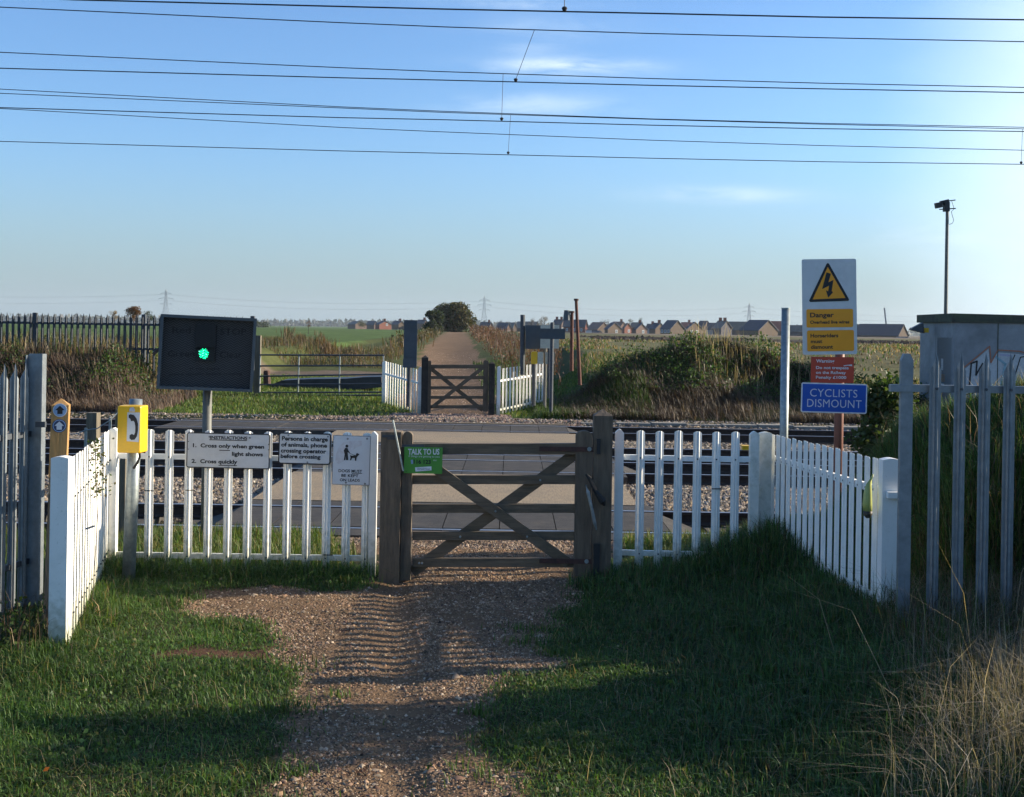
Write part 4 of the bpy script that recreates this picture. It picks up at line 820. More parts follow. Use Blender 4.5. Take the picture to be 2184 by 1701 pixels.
# back of sign left of far gate
def fsign(name, label, cat, rect, d, m='sign_back', pole=None, pr=.035, pm='galv_dark', extra=(), ribs=True):
    t = thing(name, P(*pole[1], d) if pole else P(rect[0], rect[3], d), label, cat)
    if pole: MB().tube([P(*pole[0], d+.05), P(*pole[1], d+.05)], pr, 10).obj('pole_shaft', pm, t)
    x0, y0, x1, y1 = rect; a = P(x0, y0, d); b = P(x1, y1, d); MB().box(a.x, b.x, d-.012, d+.012, b.z, a.z).obj('board', m, t)
    if ribs:
        for k in (.12, .88): zz = a.z+(b.z-a.z)*k; MB().box(a.x+.01, b.x-.01, d-.035, d-.013, zz-.02, zz+.02).obj('stiffener', m, t)
    return t
t = fsign('sign', 'backs of tall dark grey signs on a pole left of the far gate', 'sign', (862, 683, 889, 770), 28.6, pole=((876, 690), (871, 868)), pr=.05)
a = P(860, 766, 28.5); b = P(889, 785, 28.5); MB().box(a.x, b.x, 28.44, 28.47, b.z, a.z).obj('lower_board', 'sign_back', t)
fsign('sign', 'blank backs of dark signs on a thin pole right of the far gate', 'sign', (1151, 701, 1205, 724), 28.7, pole=((1178, 688), (1175, 880)), pr=.045)
t = fsign('white_board', 'pale square board behind the dark sign backs right of the far gate', 'sign', (1153, 693, 1192, 744), 30.0, m='cream', pole=((1172, 695), (1170, 850)), ribs=False)
t = fsign('light_box', 'back of the far crossing light box, dark and square', 'signal', (1121, 694, 1154, 745), 30.4, pole=((1115, 672), (1114, 800)), pr=.06, ribs=False)
a = P(1121, 694, 30.4); b = P(1154, 745, 30.4); MB().box(a.x, b.x, 30.42, 30.6, b.z, a.z).obj('housing', 'sign_back', t)
t = thing('phone_box', P(1140, 776, 30.2), 'yellow telephone box beyond the far right pickets', 'phone')
a = P(1133, 750, 30.2); b = P(1146, 777, 30.2); MB().prism(rrect(a.x, b.x, b.z, a.z, .04), 30.1, 30.3).obj('box_body', 'yellow_box', t); MB().tube([((a.x+b.x)/2, 30.35, .2), ((a.x+b.x)/2, 30.35, a.z)], .05, 8).obj('post_shaft', 'galv_dark', t)
t = thing('notice_board', P(1160, 776, 30.1), 'cream notice board by the far yellow phone', 'sign')
for k, (x0, x1) in enumerate(((1147, 1159), (1163, 1182))): a = P(x0, 751, 30.1); b = P(x1, 777, 30.1); MB().prism(rrect(a.x, b.x, b.z, a.z, .03), 30.09, 30.12).obj('board', 'cream', t)
a = P(1153, 735, 30.2); MB().tube([(a.x+.12, 30.2, .1), (a.x+.12, 30.2, a.z)], .04, 8).obj('pole_shaft', 'pole_grey', t)
for (x0, y0), (x1, y1), d, r, l in (((1229, 642), (1237, 822), 29.6, .045, 'taller leaning rusty brown pole on the far side'), ((1220, 668), (1219, 792), 31.5, .05, 'shorter rusty pole with a grey lamp on top')):
    t = thing('rusty_pole', P(x1, y1, d), l, 'pole'); a = P(x0, y0, d); b = P(x1, y1, d)
    MB().tube([b, a], [r*1.0, r*.82], 10).obj('pole_shaft', 'rust', t); MB().tube([a, a+Vector((0, 0, .05))], r*1.3, 10).obj('cap', 'rust_dark', t)
    if 'lamp' in l: c_ = P(1209, 673, d); MB().tube([(c_.x, d, c_.z-.13), (c_.x, d, c_.z+.13)], [.10, .07], 10).obj('lamp', 'sign_back', t); MB().bar((c_.x, d, c_.z), (a.x, d, c_.z), .03, .03).obj('arm', 'rust_dark', t)
# left: old posts, stakes, wire
t = thing('wooden_post', P(195, 1010, 12.3), 'old grey timber post beyond the sunlit left pickets', 'post'); a = P(184, 881, 12.3); b = P(205, 950, 12.3)
MB().box(a.x, b.x, 12.3, 12.42, -.2, a.z).obj('post_shaft', 'old_wood', t)
t = thing('wooden_post', P(240, 1010, 11.6), 'old timber post behind the yellow telephone box', 'post'); a = P(246, 873, 11.8); b = P(268, 950, 11.8)
MB().box(a.x, b.x, 11.8, 11.92, -.2, a.z).obj('post_shaft', 'old_wood', t)
st = []
for x_, y_, l in ((183.5, 913, 'left'), (235.5, 892, 'right')):
    a = P(x_, y_, 11.2); t = thing('steel_stake', (a.x, 11.2, 0), 'thin '+('lower ' if l == 'left' else 'upper ')+'galvanised stake holding the wire behind the left fence', 'stake'); MB().box(a.x-.012, a.x+.012, 11.19, 11.2, -.1, a.z).obj('angle_leg', 'galv_pole', t); MB().box(a.x-.012, a.x-.008, 11.2, 11.22, -.1, a.z).obj('angle_leg', 'galv_pole', t); st.append(Vector((a.x, 11.18, a.z-.02)))
w0 = P(150, 927, 11.2); w1 = P(262, 870, 11.3); t = thing('fence_wire', st[0], 'pale twisted wire strung between two thin stakes', 'wire')
MB().tube([w0, (w0+st[0])/2+Vector((0, 0, -.012)), st[0], (st[0]+st[1])/2+Vector((0, 0, -.03)), st[1], w1], .005, 5).obj('strand', 'galv_pole', t)
# dog-waste bag
t = thing('waste_bag', P(1853, 1060, 8.3), 'knotted yellow plastic bag hanging on the right picket fence', 'bag'); k = [(1862, 1012), (1859, 1020), (1853, 1036), (1851, 1055), (1850, 1075), (1851, 1092)]
MB().tube([P(x_, y_, 8.12) for x_, y_ in k], [.004, .008, .02, .029, .033, .03], 9).obj('bag_body', 'bag_yellow', t, smooth=True)
MB().tube([P(1851, 1090, 8.12), P(1851, 1099, 8.12), P(1852, 1105, 8.12)], [.031, .030, .014], 9).obj('contents', 'bag_dark', t, smooth=True)
# ------------------------------------------------------------------ relay hut with graffiti, mast
dH = 31.0; c_ = P(2036, 690, dH); l_ = P(1963, 690, dH+2.6); r_ = Vector((c_.x+4.2, c_.y+.35, 0)); zr0 = P(2036, 688, dH).z; zb = .3
t = thing('equipment_hut', (c_.x, dH, zb), 'grey concrete equipment hut with graffiti and a dark flat roof at the right', 'hut')
F0 = Vector((c_.x, c_.y)); L0 = Vector((l_.x, l_.y)); R0 = Vector((r_.x, r_.y)); K0 = L0+(R0-F0)
MB().hexa([(F0.x, F0.y, zb), (R0.x, R0.y, zb), (K0.x, K0.y, zb), (L0.x, L0.y, zb), (F0.x, F0.y, zr0), (R0.x, R0.y, zr0), (K0.x, K0.y, zr0), (L0.x, L0.y, zr0)]).obj('wall', 'hut_wall', t)
def ex(p, q, e): d_ = (p-q).normalized(); return p+d_*e
rf = [F0+(F0-K0).normalized()*.1, R0+(R0-L0).normalized()*.1, K0+(K0-F0).normalized()*.1, L0+(L0-R0).normalized()*.1]; zt0 = P(2036, 671, dH).z
MB().hexa([(p.x, p.y, zr0+.003) for p in rf]+[(p.x, p.y, zt0+random.uniform(-.02, .03)) for p in rf]).obj('roof', 'hut_roof', t)
def onface(A_, B_, u0, u1, za, zb_, off, m, nm, par=None):
    d_ = (B_-A_); n_ = Vector((d_.y, -d_.x)).normalized()
    if n_.y > 0: n_ = -n_
    a_ = A_+d_*u0; b2 = A_+d_*u1; o0 = n_*off
    return MB().hexa([(a_.x+n_.x*.0, a_.y+n_.y*.0, za), (b2.x, b2.y, za), (b2.x+o0.x, b2.y+o0.y, za), (a_.x+o0.x, a_.y+o0.y, za), (a_.x, a_.y, zb_), (b2.x, b2.y, zb_), (b2.x+o0.x, b2.y+o0.y, zb_), (a_.x+o0.x, a_.y+o0.y, zb_)]).obj(nm, m, par or t)
dr = onface(L0, F0, .52, .93, zb+.05, 2.05, .03, 'hut_door', 'door'); onface(L0, F0, .64, .70, 1.2, 1.5, .035, 'print_white', 'sticker', dr); onface(L0, F0, .64, .76, .9, 1.1, .035, 'sign_amber', 'warning_label', dr); onface(L0, F0, .62, .74, .65, .85, .035, 'sign_bright', 'sticker', dr)
onface(L0, F0, .46, .475, zb, zr0-.01, .015, 'hut_door', 'panel_joint'); onface(F0, R0, .27, .275, zb, zr0-.01, .012, 'hut_roof', 'panel_joint'); onface(F0, R0, .6, .605, zb, zr0-.01, .012, 'hut_roof', 'panel_joint')
def gr(pts, m, w=.035, nm='graffiti_line', fill=False):     # pts: metres along the face (0..2.2), height
    d_ = (R0-F0).normalized(); n_ = Vector((d_.y, -d_.x)); P3 = [Vector((F0.x+d_.x*u+n_.x*.006, F0.y+d_.y*u+n_.y*.006, z_)) for u, z_ in [(u_, z2*1.17) for u_, z2 in pts]]
    b_ = MB()
    if fill: b_.add(P3, [tuple(range(len(P3)))])
    else:
        for a_, c2_ in zip(P3[:-1], P3[1:]):
            dd = (c2_-a_).normalized(); sd = dd.cross(Vector((n_.x, n_.y, 0))).normalized()*w/2; e_ = dd*w*.3; o_ = Vector((n_.x, n_.y, 0))*.006
            b_.add([a_-e_-sd+o_, c2_+e_-sd+o_, c2_+e_+sd+o_, a_-e_+sd+o_], [(0, 1, 2, 3)])
    b_.obj(nm, m, t)
gr([(.1, .9), (.25, 1.05), (.9, 1.52), (.95, 1.2), (1.15, 1.45), (1.7, 1.42), (2.4, 1.3), (3.2, 1.45), (4.1, 1.3), (4.1, .5), (.2, .5)], 'paint_pale', fill=True, nm='graffiti_fill')
gr([(.05, .9), (.25, 1.1), (.93, 1.58), (.97, 1.22), (1.15, 1.5), (1.72, 1.48), (2.2, 1.38), (2.6, 1.2)], 'paint_orange', .03)
gr([(.4, .6), (.45, 1.2), (.6, 1.25), (.58, .95), (.75, 1.2), (.8, .7)], 'black_print', .045); gr([(1.1, 1.35), (1.35, 1.2), (1.25, .75), (1.5, .6)], 'paint_aqua', .06); gr([(1.6, 1.4), (1.4, 1.0), (1.62, .98), (1.75, 1.35), (2.1, 1.4), (2.3, 1.2)], 'black_print', .03)
gr([(1.2, 1.4), (1.5, 1.38), (1.45, 1.1), (1.6, .8)], 'paint_lilac', .05); gr([(2.0, .6), (2.1, 1.2), (2.4, .7), (2.6, 1.3), (2.8, .6)], 'black_print', .035); gr([(2.9, .7), (3.1, 1.3), (3.4, 1.2), (3.3, .7)], 'paint_aqua', .06); gr([(.15, .5), (.5, .55), (.9, .75), (1.05, .5)], 'black_print', .03)
q_ = P(1965, 700, dH+1.2); t2 = thing('security_light', q_, 'small hooded lamp on the left corner of the hut', 'lamp')
MB().hexa([(q_.x-.25, q_.y, q_.z-.06), (q_.x+.1, q_.y, q_.z-.14), (q_.x+.1, q_.y+.2, q_.z-.14), (q_.x-.25, q_.y+.2, q_.z-.06), (q_.x-.25, q_.y, q_.z-.02), (q_.x+.05, q_.y, q_.z+.14), (q_.x+.05, q_.y+.2, q_.z+.14), (q_.x-.25, q_.y+.2, q_.z-.02)]).obj('hood', 'sign_back', t2); MB().box(q_.x+.06, q_.x+.2, q_.y, q_.y+.1, q_.z-.12, q_.z+.0).obj('bracket', 'yellow_box', t2)
dm = 36.; a = P(2020.5, 449, dm); t = thing('camera_mast', (a.x, dm, 1.0), 'slim grey mast with a camera on top behind the hut', 'mast')
MB().tube([(a.x, dm, .6), a], [.062, .048], 10).obj('mast_shaft', 'pole_grey', t)
def c7(x, y): return 1935+x*.1717, 409+y*.1717
def mm(a_, b_, w, th, nm, m='black_metal'): MB().bar(P(*c7(*a_), dm), P(*c7(*b_), dm), w, th).obj(nm, m, t)
mm((400, 222), (600, 210), .05, .03, 'cross_arm'); mm((455, 190), (515, 190), .2, .28, 'pan_head'); mm((350, 178), (425, 165), .16, .16, 'camera_housing'); mm((410, 140), (510, 118), .12, .10, 'camera_body'); mm((505, 118), (598, 106), .03, .03, 'antenna'); mm((440, 155), (510, 150), .12, .08, 'tilt_head'); mm((510, 98), (512, 118), .03, .04, 'stub')
MB().tube([P(*c7(x_, y_), dm) for x_, y_ in ((552, 120), (575, 190), (580, 220), (548, 250), (560, 300), (578, 360), (560, 395), (522, 410))], .008, 5).obj('cable', 'wire', t)
# ------------------------------------------------------------------ overhead line equipment
def wpts(lst, d, ext=True):
    (x0, y0), (x1, y1) = lst[0], lst[-1]; m0 = (lst[1][1]-y0)/(lst[1][0]-x0); m1 = (y1-lst[-2][1])/(x1-lst[-2][0])
    l = [(x0-600, y0-600*m0)]+list(lst)+[(x1+600, y1+600*m1)]; return [P(x_, y_, d) for x_, y_ in l]
Wd = {1: [(0, -7), (157, 0), (730, 14.4), (949, 20), (1387, 29), (1752, 37), (2184, 42.7)], 2: [(0, 15.7), (730, 49), (949, 58), (1387, 72), (1752, 81), (2184, 89.5)], 3: [(0, 112), (730, 145), (949, 153.5), (1387, 168), (1752, 178), (2184, 187)],
      4: [(0, 146), (730, 166.5), (949, 171.5), (1387, 182.5), (1752, 190), (2184, 198)], 5: [(0, 190.5), (730, 228.5), (949, 238), (1387, 254), (1752, 263.5), (2184, 272)], 6: [(0, 199.5), (730, 231), (949, 240.5), (1387, 255), (1752, 265.5), (2184, 275.5)],
      7: [(0, 230), (730, 251.5), (949, 256), (1387, 267.5), (1752, 275), (2184, 281)], 8: [(0, 232), (730, 272.5), (949, 282), (1387, 299.5), (1752, 311), (2184, 321)], 9: [(0, 302), (730, 322.5), (949, 327.5), (1387, 338), (1752, 345.5), (2184, 351)]}
RW = .0085
def ole(label, d, con, mes, drops):
    t = thing('overhead_line', P(1100, Wd[con][2][1], d), label, 'overhead line', 'overhead wires above the four tracks')
    MB().tube(wpts(Wd[con], d), RW, 6).obj('contact_wire', 'wire', t)
    if mes: MB().tube(wpts(Wd[mes], d), RW*.95, 6).obj('messenger_wire', 'wire', t)
    else: MB().tube([P(x_, y_-210, d) for x_, y_ in ((-400, -20), (1092, 20), (2600, 50))], RW, 6).obj('messenger_wire', 'wire', t)
    for (x0, y0), (x1, y1) in drops:
        MB().tube([P(x0, y0, d), P(x1, y1-4, d)], .0045, 5).obj('dropper', 'wire', t); q_ = P(x1, y1-2, d)
        MB().tube([(q_.x, d, q_.z-.02), (q_.x, d, q_.z+.015), (q_.x, d, q_.z+.03)], [.018, .032, .022], 8).obj('clamp', 'wire', t)
ole('topmost and thickest pair of overhead wires, above the nearest track', TR[0], 1, None, [((1201, -180), (1204, 23))])
ole('overhead wires joined by a slanting dropper, above the second track', TR[1], 4, 2, [((1140, 64), (1100, 174))])
q_ = P(1144, 68, TR[1]); 
ole('overhead wires with an upright dropper left of centre, above the third track', TR[2], 7, 3, [((1073, 158), (1070, 257))])
ole('lowest overhead wires with droppers at centre and right edge, above the farthest track', TR[3], 9, 6, [((1089, 246), (1084, 329)), ((2181, 275), (2178, 350))])
for i, d, l in ((5, 27.0, 'single return wire lying close above the farthest messenger wire'), (8, 28.5, 'single wire between the two lowest contact wires')):
    t = thing('overhead_line', P(1100, Wd[i][2][1], d), l, 'overhead wire', 'overhead wires above the four tracks'); MB().tube(wpts(Wd[i], d), RW, 6).obj('feeder_wire', 'wire', t)
# ------------------------------------------------------------------ distant houses
def house(px0, px1, base, eave, ridge, gw, d, wall, roof, label, flip=False, win=0, chim=0, cat='house', phi=38, garage=False):
    """px0..px1 whole width; gw = px width of the gable end (right side unless flip)"""
    k = d/F; W_ = (px1-px0)*k; wg = gw*k; wl = max(W_-wg, .5); ph = rad(phi); Wg = wg/math.cos(ph); L_ = wl/math.sin(ph)
    p = P((px1-gw) if not flip else px0+gw, base, d); zb_ = p.z; ze = P(px0, eave, d).z-P(px0, base, d).z; zr_ = P(px0, ridge, d).z-P(px0, base, d).z
    t = thing('house', (p.x, d, zb_-1.5), label, cat, 'brick houses of the estate on the horizon')
    s_ = -1 if flip else 1; g = Vector((s_*math.cos(ph), math.sin(ph), 0)); l = Vector((-s_*math.sin(ph), math.cos(ph), 0)); o = Vector((p.x, d, zb_))
    def q(a, b, z): return o+g*a+l*b+Vector((0, 0, z))
    b_ = MB(); b_.add([q(0, 0, -1.5), q(Wg, 0, -1.5), q(Wg, L_, -1.5), q(0, L_, -1.5), q(0, 0, ze), q(Wg, 0, ze), q(Wg, L_, ze), q(0, L_, ze), q(Wg/2, 0, zr_-.15), q(Wg/2, L_, zr_-.15)],
        [(0, 1, 5, 8, 4), (2, 3, 7, 9, 6), (1, 2, 6, 5), (3, 0, 4, 7), (4, 8, 9, 7), (8, 5, 6, 9)]); b_.obj('wall', wall, t)
    e = .3; r_ = MB()
    for a0, a1 in ((-e, Wg/2), (Wg+e, Wg/2)):
        z_ = ze-e*.8; r_.add([q(a0, -e, z_), q(a0, L_+e, z_), q(a1, L_+e, zr_), q(a1, -e, zr_), q(a0, -e, z_+.18), q(a0, L_+e, z_+.18), q(a1, L_+e, zr_+.18), q(a1, -e, zr_+.18)], [(0, 1, 2, 3), (4, 7, 6, 5), (0, 4, 5, 1), (1, 5, 6, 2), (2, 6, 7, 3), (3, 7, 4, 0)])
    ro = r_.obj('roof', roof, t)
    for i in range(chim): u = (.2, .75)[i % 2]*L_; c_ = q(Wg/2, u, zr_-.3); MB().box(c_.x-.55, c_.x+.55, c_.y-.4, c_.y+.4, c_.z, c_.z+1.6).obj('chimney', 'brick_red', ro)
    for i in range(win):   # windows: on the gable, then along the side
        if i < 2 and win != 3: a_ = Wg*((.62, .30)[i]); v0, v1, v2, v3 = [q(a_+dx, -.06, ze*.42+dz) for dx, dz in ((-.6, 0), (.6, 0), (.6, 1.2), (-.6, 1.2))]
        else: bb = L_*((i+.5)/max(win, 1)); v0, v1, v2, v3 = [q(-.06, bb+dx, ze*.42+dz) for dx, dz in ((.6, 0), (-.6, 0), (-.6, 1.2), (.6, 1.2))]
        wn = MB().add([v0, v1, v2, v3], [(0, 1, 2, 3)]).obj('window', 'frame_white', t)
        c_ = (v0+v2)/2; nn = ((v1-v0).cross(v3-v0)).normalized()*.03; nn = nn if nn.y < 0 else -nn
        MB().add([c_+(v_-c_)*.78+nn for v_ in (v0, v1, v2, v3)], [(0, 1, 2, 3)]).obj('pane', 'glass', wn)
    return t
def h5(x): return 1168.3+x*.2407
def v5(y): return 642.6+y*.2407
HS = [(50, 150, 300, 205, 165, 30, 540, 'brick_brown', 'slate', 'slate roofed house behind the rusty lamp pole, leftmost of the right-hand row', 0, 2, 2), (148, 352, 300, 228, 168, 22, 480, 'brick_red', 'slate', 'dark roofed red brick house with three white windows beside the rusty poles', 0, 3, 0),
      (350, 560, 296, 250, 190, 120, 520, 'brick_tan', 'roof_brown', 'brown roofed plain tan house right of the rusty poles', 0, 0, 0), (395, 480, 300, 282, 266, 30, 450, 'brick_brown', 'slate', 'low dark roofed garage before the tan houses', 0, 0, 0),
      (505, 662, 308, 246, 192, 130, 460, 'brick_tan', 'slate', 'tan gabled house with a pale blue roof slope and small window', 0, 1, 0), (560, 700, 290, 230, 185, 60, 560, 'brick_brown', 'roof_brown', 'brown house peeping over the tan gable', 0, 0, 1), (665, 745, 306, 240, 198, 66, 500, 'brick_red', 'roof_brown', 'narrow bright red brick gable in the middle of the row', 0, 1, 0),
      (740, 850, 300, 232, 192, 30, 560, 'brick_brown', 'roof_grey', 'grey brown roofed house behind the red gable', 0, 0, 1), (768, 890, 310, 250, 202, 108, 460, 'brick_brown', 'slate', 'dark red brick gable with a shining roof slope', 0, 1, 0), (880, 950, 305, 240, 205, 20, 540, 'render_grey', 'slate', 'small grey house between red and tan gables', 0, 0, 1),
      (905, 1050, 310, 245, 195, 98, 480, 'brick_tan', 'slate', 'tan gabled house left of the large slate roof', 0, 1, 1), (1010, 1226, 310, 246, 172, 140, 430, 'brick_tan', 'slate', 'large tan gabled house with a wide slate roof and one green window', 0, 3, 0), (1180, 1290, 290, 235, 190, 40, 580, 'brick_red', 'roof_red', 'red roofed house showing between two slate roofs', 0, 0, 1),
      (1212, 1402, 312, 252, 188, 176, 440, 'brick_tan', 'slate', 'tan gabled house with two white windows', 0, 2, 0), (1330, 1452, 300, 226, 177, 70, 500, 'brick_tan', 'slate', 'tan house with a dark roof behind the two-window gable', 0, 0, 0), (1418, 1500, 308, 250, 196, 30, 470, 'render_grey', 'slate', 'pale rendered house with blue slate roof beside the unfinished house', 0, 0, 0),
      (1475, 1645, 308, 240, 176, 110, 460, 'timber_frame', 'roof_grey', 'unfinished dark timber framed house with two chimneys', 0, 0, 2), (1620, 1800, 316, 256, 186, 12, 470, 'brick_brown', 'roof_grey', 'long grey roofed terrace left of the largest house', 0, 0, 0),
      (1735, 2072, 330, 258, 170, 205, 400, 'brick_tan', 'slate', 'largest tan house, wide blank gable and slate roof left of the steel pole', 0, 0, 0), (1975, 2110, 310, 262, 182, 16, 450, 'brick_tan', 'roof_red', 'red tiled roof beside the steel pole', 0, 0, 0)]
for a in HS: house(h5(a[0]), h5(a[1]), v5(a[2]), v5(a[3]), v5(a[4]), a[5]*.2407, a[6], a[7], a[8], a[9], bool(a[10]), a[11], a[12])
for a in ((1687, 1722, 724, 708, 695, 8, 420, 'timber_frame', 'roof_grey', 'grey roofed house peeping left of the danger sign', 0, 0, 0), (1826, 1862, 722, 714, 693, 8, 470, 'render_grey', 'roof_grey', 'grey roofed shed just right of the danger sign'), (1848, 1944, 727, 716, 692.5, 28, 440, 'brick_tan', 'slate', 'long dark roofed house with tan gable right of the danger sign'),
          (1912, 1952, 731, 727, 720, 24, 350, 'render_grey', 'roof_grey', 'small grey roofed cabin before the long dark house'),
          (738, 780, 699, 692, 686, 22, 650, 'brick_brown', 'roof_grey', 'grey brown house at the left end of the field row'), (779, 804, 699, 693, 685.5, 6, 640, 'brick_brown', 'slate', 'dark roofed house second from the left on the field edge'), (799, 833, 698, 692, 685.5, 24, 600, 'brick_red', 'slate', 'orange gabled house on the edge of the green field', 0, 1, 1), (833, 862, 698, 692, 685.5, 12, 620, 'brick_tan', 'slate', 'tan house left of the tall sign backs', 0, 0, 1), (886, 912, 700, 690, 683, 8, 620, 'brick_brown', 'slate', 'dark house beside the big round tree', 0, 0, 1),
          (1020, 1052, 712, 700, 688, 10, 600, 'brick_brown', 'slate', 'dark house showing above the lane hedge', 0, 0, 1), (1058, 1102, 712, 700, 689, 8, 580, 'brick_tan', 'roof_grey', 'pale roofed house above the hedge left of the dark pole'), (1060, 1090, 712, 702, 690, 10, 540, 'brick_brown', 'slate', 'dark gable above the lane hedge'), (1100, 1150, 712, 700, 687, 8, 590, 'brick_tan', 'roof_grey', 'long pale roof behind the far light box')):
    a = list(a)+[0]*(13-len(a)); house(*a[:10], bool(a[10]), a[11], a[12])
t = thing('site_fence', P(1560, 716, 390), 'pale low hoarding in front of the estate houses', 'hoarding')
for x0, x1, y0, y1 in ((1407, 1460, 714, 718), (1470, 1560, 715.5, 719), (1565, 1590, 717, 720), (1625, 1640, 721, 722.5)): a = P(x0, y0, 390); b = P(x1, y1, 390); MB().box(a.x, b.x, 390, 390.3, b.z, a.z).obj('hoarding_panel', 'frame_white', t)
a = P(1250, 705, 400); b = P(1262, 714, 400); t = thing('site_cabin', P(1256, 714, 400), 'small white site cabin before the tan houses', 'cabin'); MB().box(a.x, b.x, 400, 403, b.z, a.z).obj('cabin_wall', 'frame_white', t); MB().box(a.x-.2, b.x+.2, 399.8, 403.2, a.z+.01, a.z+.25).obj('roof', 'roof_grey', t)
a = P(1893, 720, 520); b = P(1886, 657, 520); t = thing('crane', a, 'thin crane jib rising above the houses right of the danger sign', 'crane'); MB().bar(a, b, .5, .5).obj('jib', 'pylon_steel', t); MB().box(a.x-1.5, a.x+1.5, 519, 521, a.z-1, a.z+1.2).obj('cab', 'yellow_box', t)
# ------------------------------------------------------------------ pylons and their lines
dPy = 1900.
def pylon(px, ytop, ybase, label, sc=1.):
    a = P(px, ytop, dPy); b = P(px, ybase, dPy); Hh = a.z-b.z; t = thing('pylon', b, label, 'pylon', 'lattice pylons on the horizon'); w = .42
    lg = MB(); wb = Hh*.085*1.3; prof = [(0, wb), (.45, wb*.5), (.62, wb*.3), (.93, wb*.16), (1, .01)]
    for sx in (-1, 1):
        for sy in (-1, 1):
            for (u0, w0_), (u1, w1_) in zip(prof[:-1], prof[1:]): lg.bar((b.x+sx*w0_, dPy+sy*w0_, b.z+u0*Hh), (b.x+sx*w1_, dPy+sy*w1_, b.z+u1*Hh), w, w)
    lg.obj('tower_legs', 'pylon_steel', t); br = MB(); n = 11
    for i in range(n):
        u0, u1 = (i/n)**.85*.93, ((i+1)/n)**.85*.93; w0_, w1_ = np.interp(u0, [p[0] for p in prof], [p[1] for p in prof]), np.interp(u1, [p[0] for p in prof], [p[1] for p in prof])
        for s_ in (-1, 1): br.bar((b.x-s_*w0_, dPy-w0_, b.z+u0*Hh), (b.x+s_*w1_, dPy-w1_, b.z+u1*Hh), w*.7, w*.7)
        br.bar((b.x-w1_, dPy-w1_, b.z+u1*Hh), (b.x+w1_, dPy-w1_, b.z+u1*Hh), w*.6, w*.6)
    br.obj('bracing', 'pylon_steel', t); arms = []
    for u, l in ((.60, .155), (.74, .20), (.88, .14)):
        ar = MB(); z_ = b.z+u*Hh; arms.append((z_, l*Hh))
        for s_ in (-1, 1):
            ar.bar((b.x, dPy, z_), (b.x+s_*l*Hh, dPy, z_), w*.8, w*.8); ar.bar((b.x, dPy, z_+Hh*.05), (b.x+s_*l*Hh, dPy, z_), w*.7, w*.7); ar.bar((b.x+s_*l*Hh, dPy, z_), (b.x+s_*l*Hh, dPy, z_-Hh*.04), w*.7, w*.7)
        ar.obj('cross_arm', 'pylon_steel', t)
    return a, b, Hh
Ps = []
for px, yt, yb, l in ((-420, 602, 690, None), (353, 617, 697, 'lattice pylon behind the crossing light box, leftmost on the horizon'), (1032, 632, 706, 'lattice pylon right of the big round tree'), (1597, 647, 716, 'lattice pylon above the estate roofs'), (2320, 662, 730, None)):
    if l: Ps.append(pylon(px, yt, yb, l))
    else: a = P(px, yt, dPy); b = P(px, yb, dPy); Ps.append((a, b, a.z-b.z))
nm_ = ['leftmost span of', 'span left of the big tree on', 'span from the big tree to the estate of', 'span right of the estate pylon on']
for i in range(4):
    for u, l in ((.70, 'lower'), (.86, 'upper')):
        for s_ in (1,):
            a = Ps[i][1]+Vector((0, 0, Ps[i][2]*u)); b = Ps[i+1][1]+Vector((0, 0, Ps[i+1][2]*u)); pts = [a.lerp(b, k/14)-Vector((0, 0, 4*9*(k/14)*(1-k/14))) for k in range(15)]
            t = thing('power_cable', (a+b)/2, '%s cable, %s the distant power line' % (l, nm_[i]), 'cable', 'cables of the distant power line'); MB().tube(pts, .13, 4).obj('cable_strand', 'pylon_steel', t)
# ------------------------------------------------------------------ trees
def tree(px, ybase, ytop, wpx, d, label, cols, n=2600, leaf=None, trunk=.25, bare=False, name='tree', nb=9):
    b = P(px, ybase, d); a = P(px, ytop, d); Hh = a.z-b.z; Rw = wpx*d/F/2; t = thing(name, b, label, 'tree')
    m_ = MB(); m_.tube([(b.x, d, b.z-1), (b.x, d, b.z+Hh*trunk), (b.x+Rw*.05, d, b.z+Hh*.6)], [Hh*.035, Hh*.028, Hh*.01], 7)
    for i in range(7):
        an = i*2.4; z_ = b.z+Hh*(.25+.07*i); m_.tube([(b.x, d, z_), (b.x+math.cos(an)*Rw*.55, d+math.sin(an)*Rw*.5, z_+Hh*.22)], [Hh*.012, Hh*.004], 5)
    m_.obj('trunk', 'bark', t)
    cs = []; zc = b.z+Hh*(.5+trunk*.35)
    for i in range(nb):
        an = rng.random()*6.283; r = math.sqrt(rng.random())*.62; zz = rng.uniform(-.85, .72); rr = r*math.sqrt(max(.1, 1-zz*zz*.7)); cs.append((b.x+math.cos(an)*rr*Rw, d+math.sin(an)*rr*Rw, zc+zz*Hh*(.5-trunk*.32), Rw*rng.uniform(.30, .5)))
    cs = np.array(cs); k = rng.integers(0, nb, n); v = rng.normal(size=(n, 3)); v /= np.linalg.norm(v, axis=1)[:, None]; v *= (rng.random(n)**.3)[:, None]
    Pp = cs[k, :3]+v*cs[k, 3][:, None]*np.array([1, 1, .85]); Pp[:, 2] = np.minimum(Pp[:, 2], a.z)
    leaf = leaf or Rw*.10
    if bare: vv = blades(Pp-np.array([0, 0, leaf]), leaf*3, leaf*.12, rng.random(n)*6.28, rng.normal(size=n)*.5, pal(n, *cols))
    else: vv = cards(Pp, leaf*rng.uniform(.6, 1.4, n), pal(n, *cols))
    V = vv[0]-np.array(wloc(t)); link('crown', npmesh('crown', V, vv[1], vv[2], vv[3]), t); return t
GD = ((.035, .05, .018), (.05, .065, .02), (.028, .038, .016)); GB = ((.05, .06, .022), (.075, .07, .025), (.09, .07, .03), (.035, .045, .018)); RB = ((.16, .07, .03), (.12, .06, .03), (.09, .06, .03))
tree(960, 712, 648, 108, 235, 'big round dark green tree at the end of the lane', GB, 15000, .42, .12, nb=26)
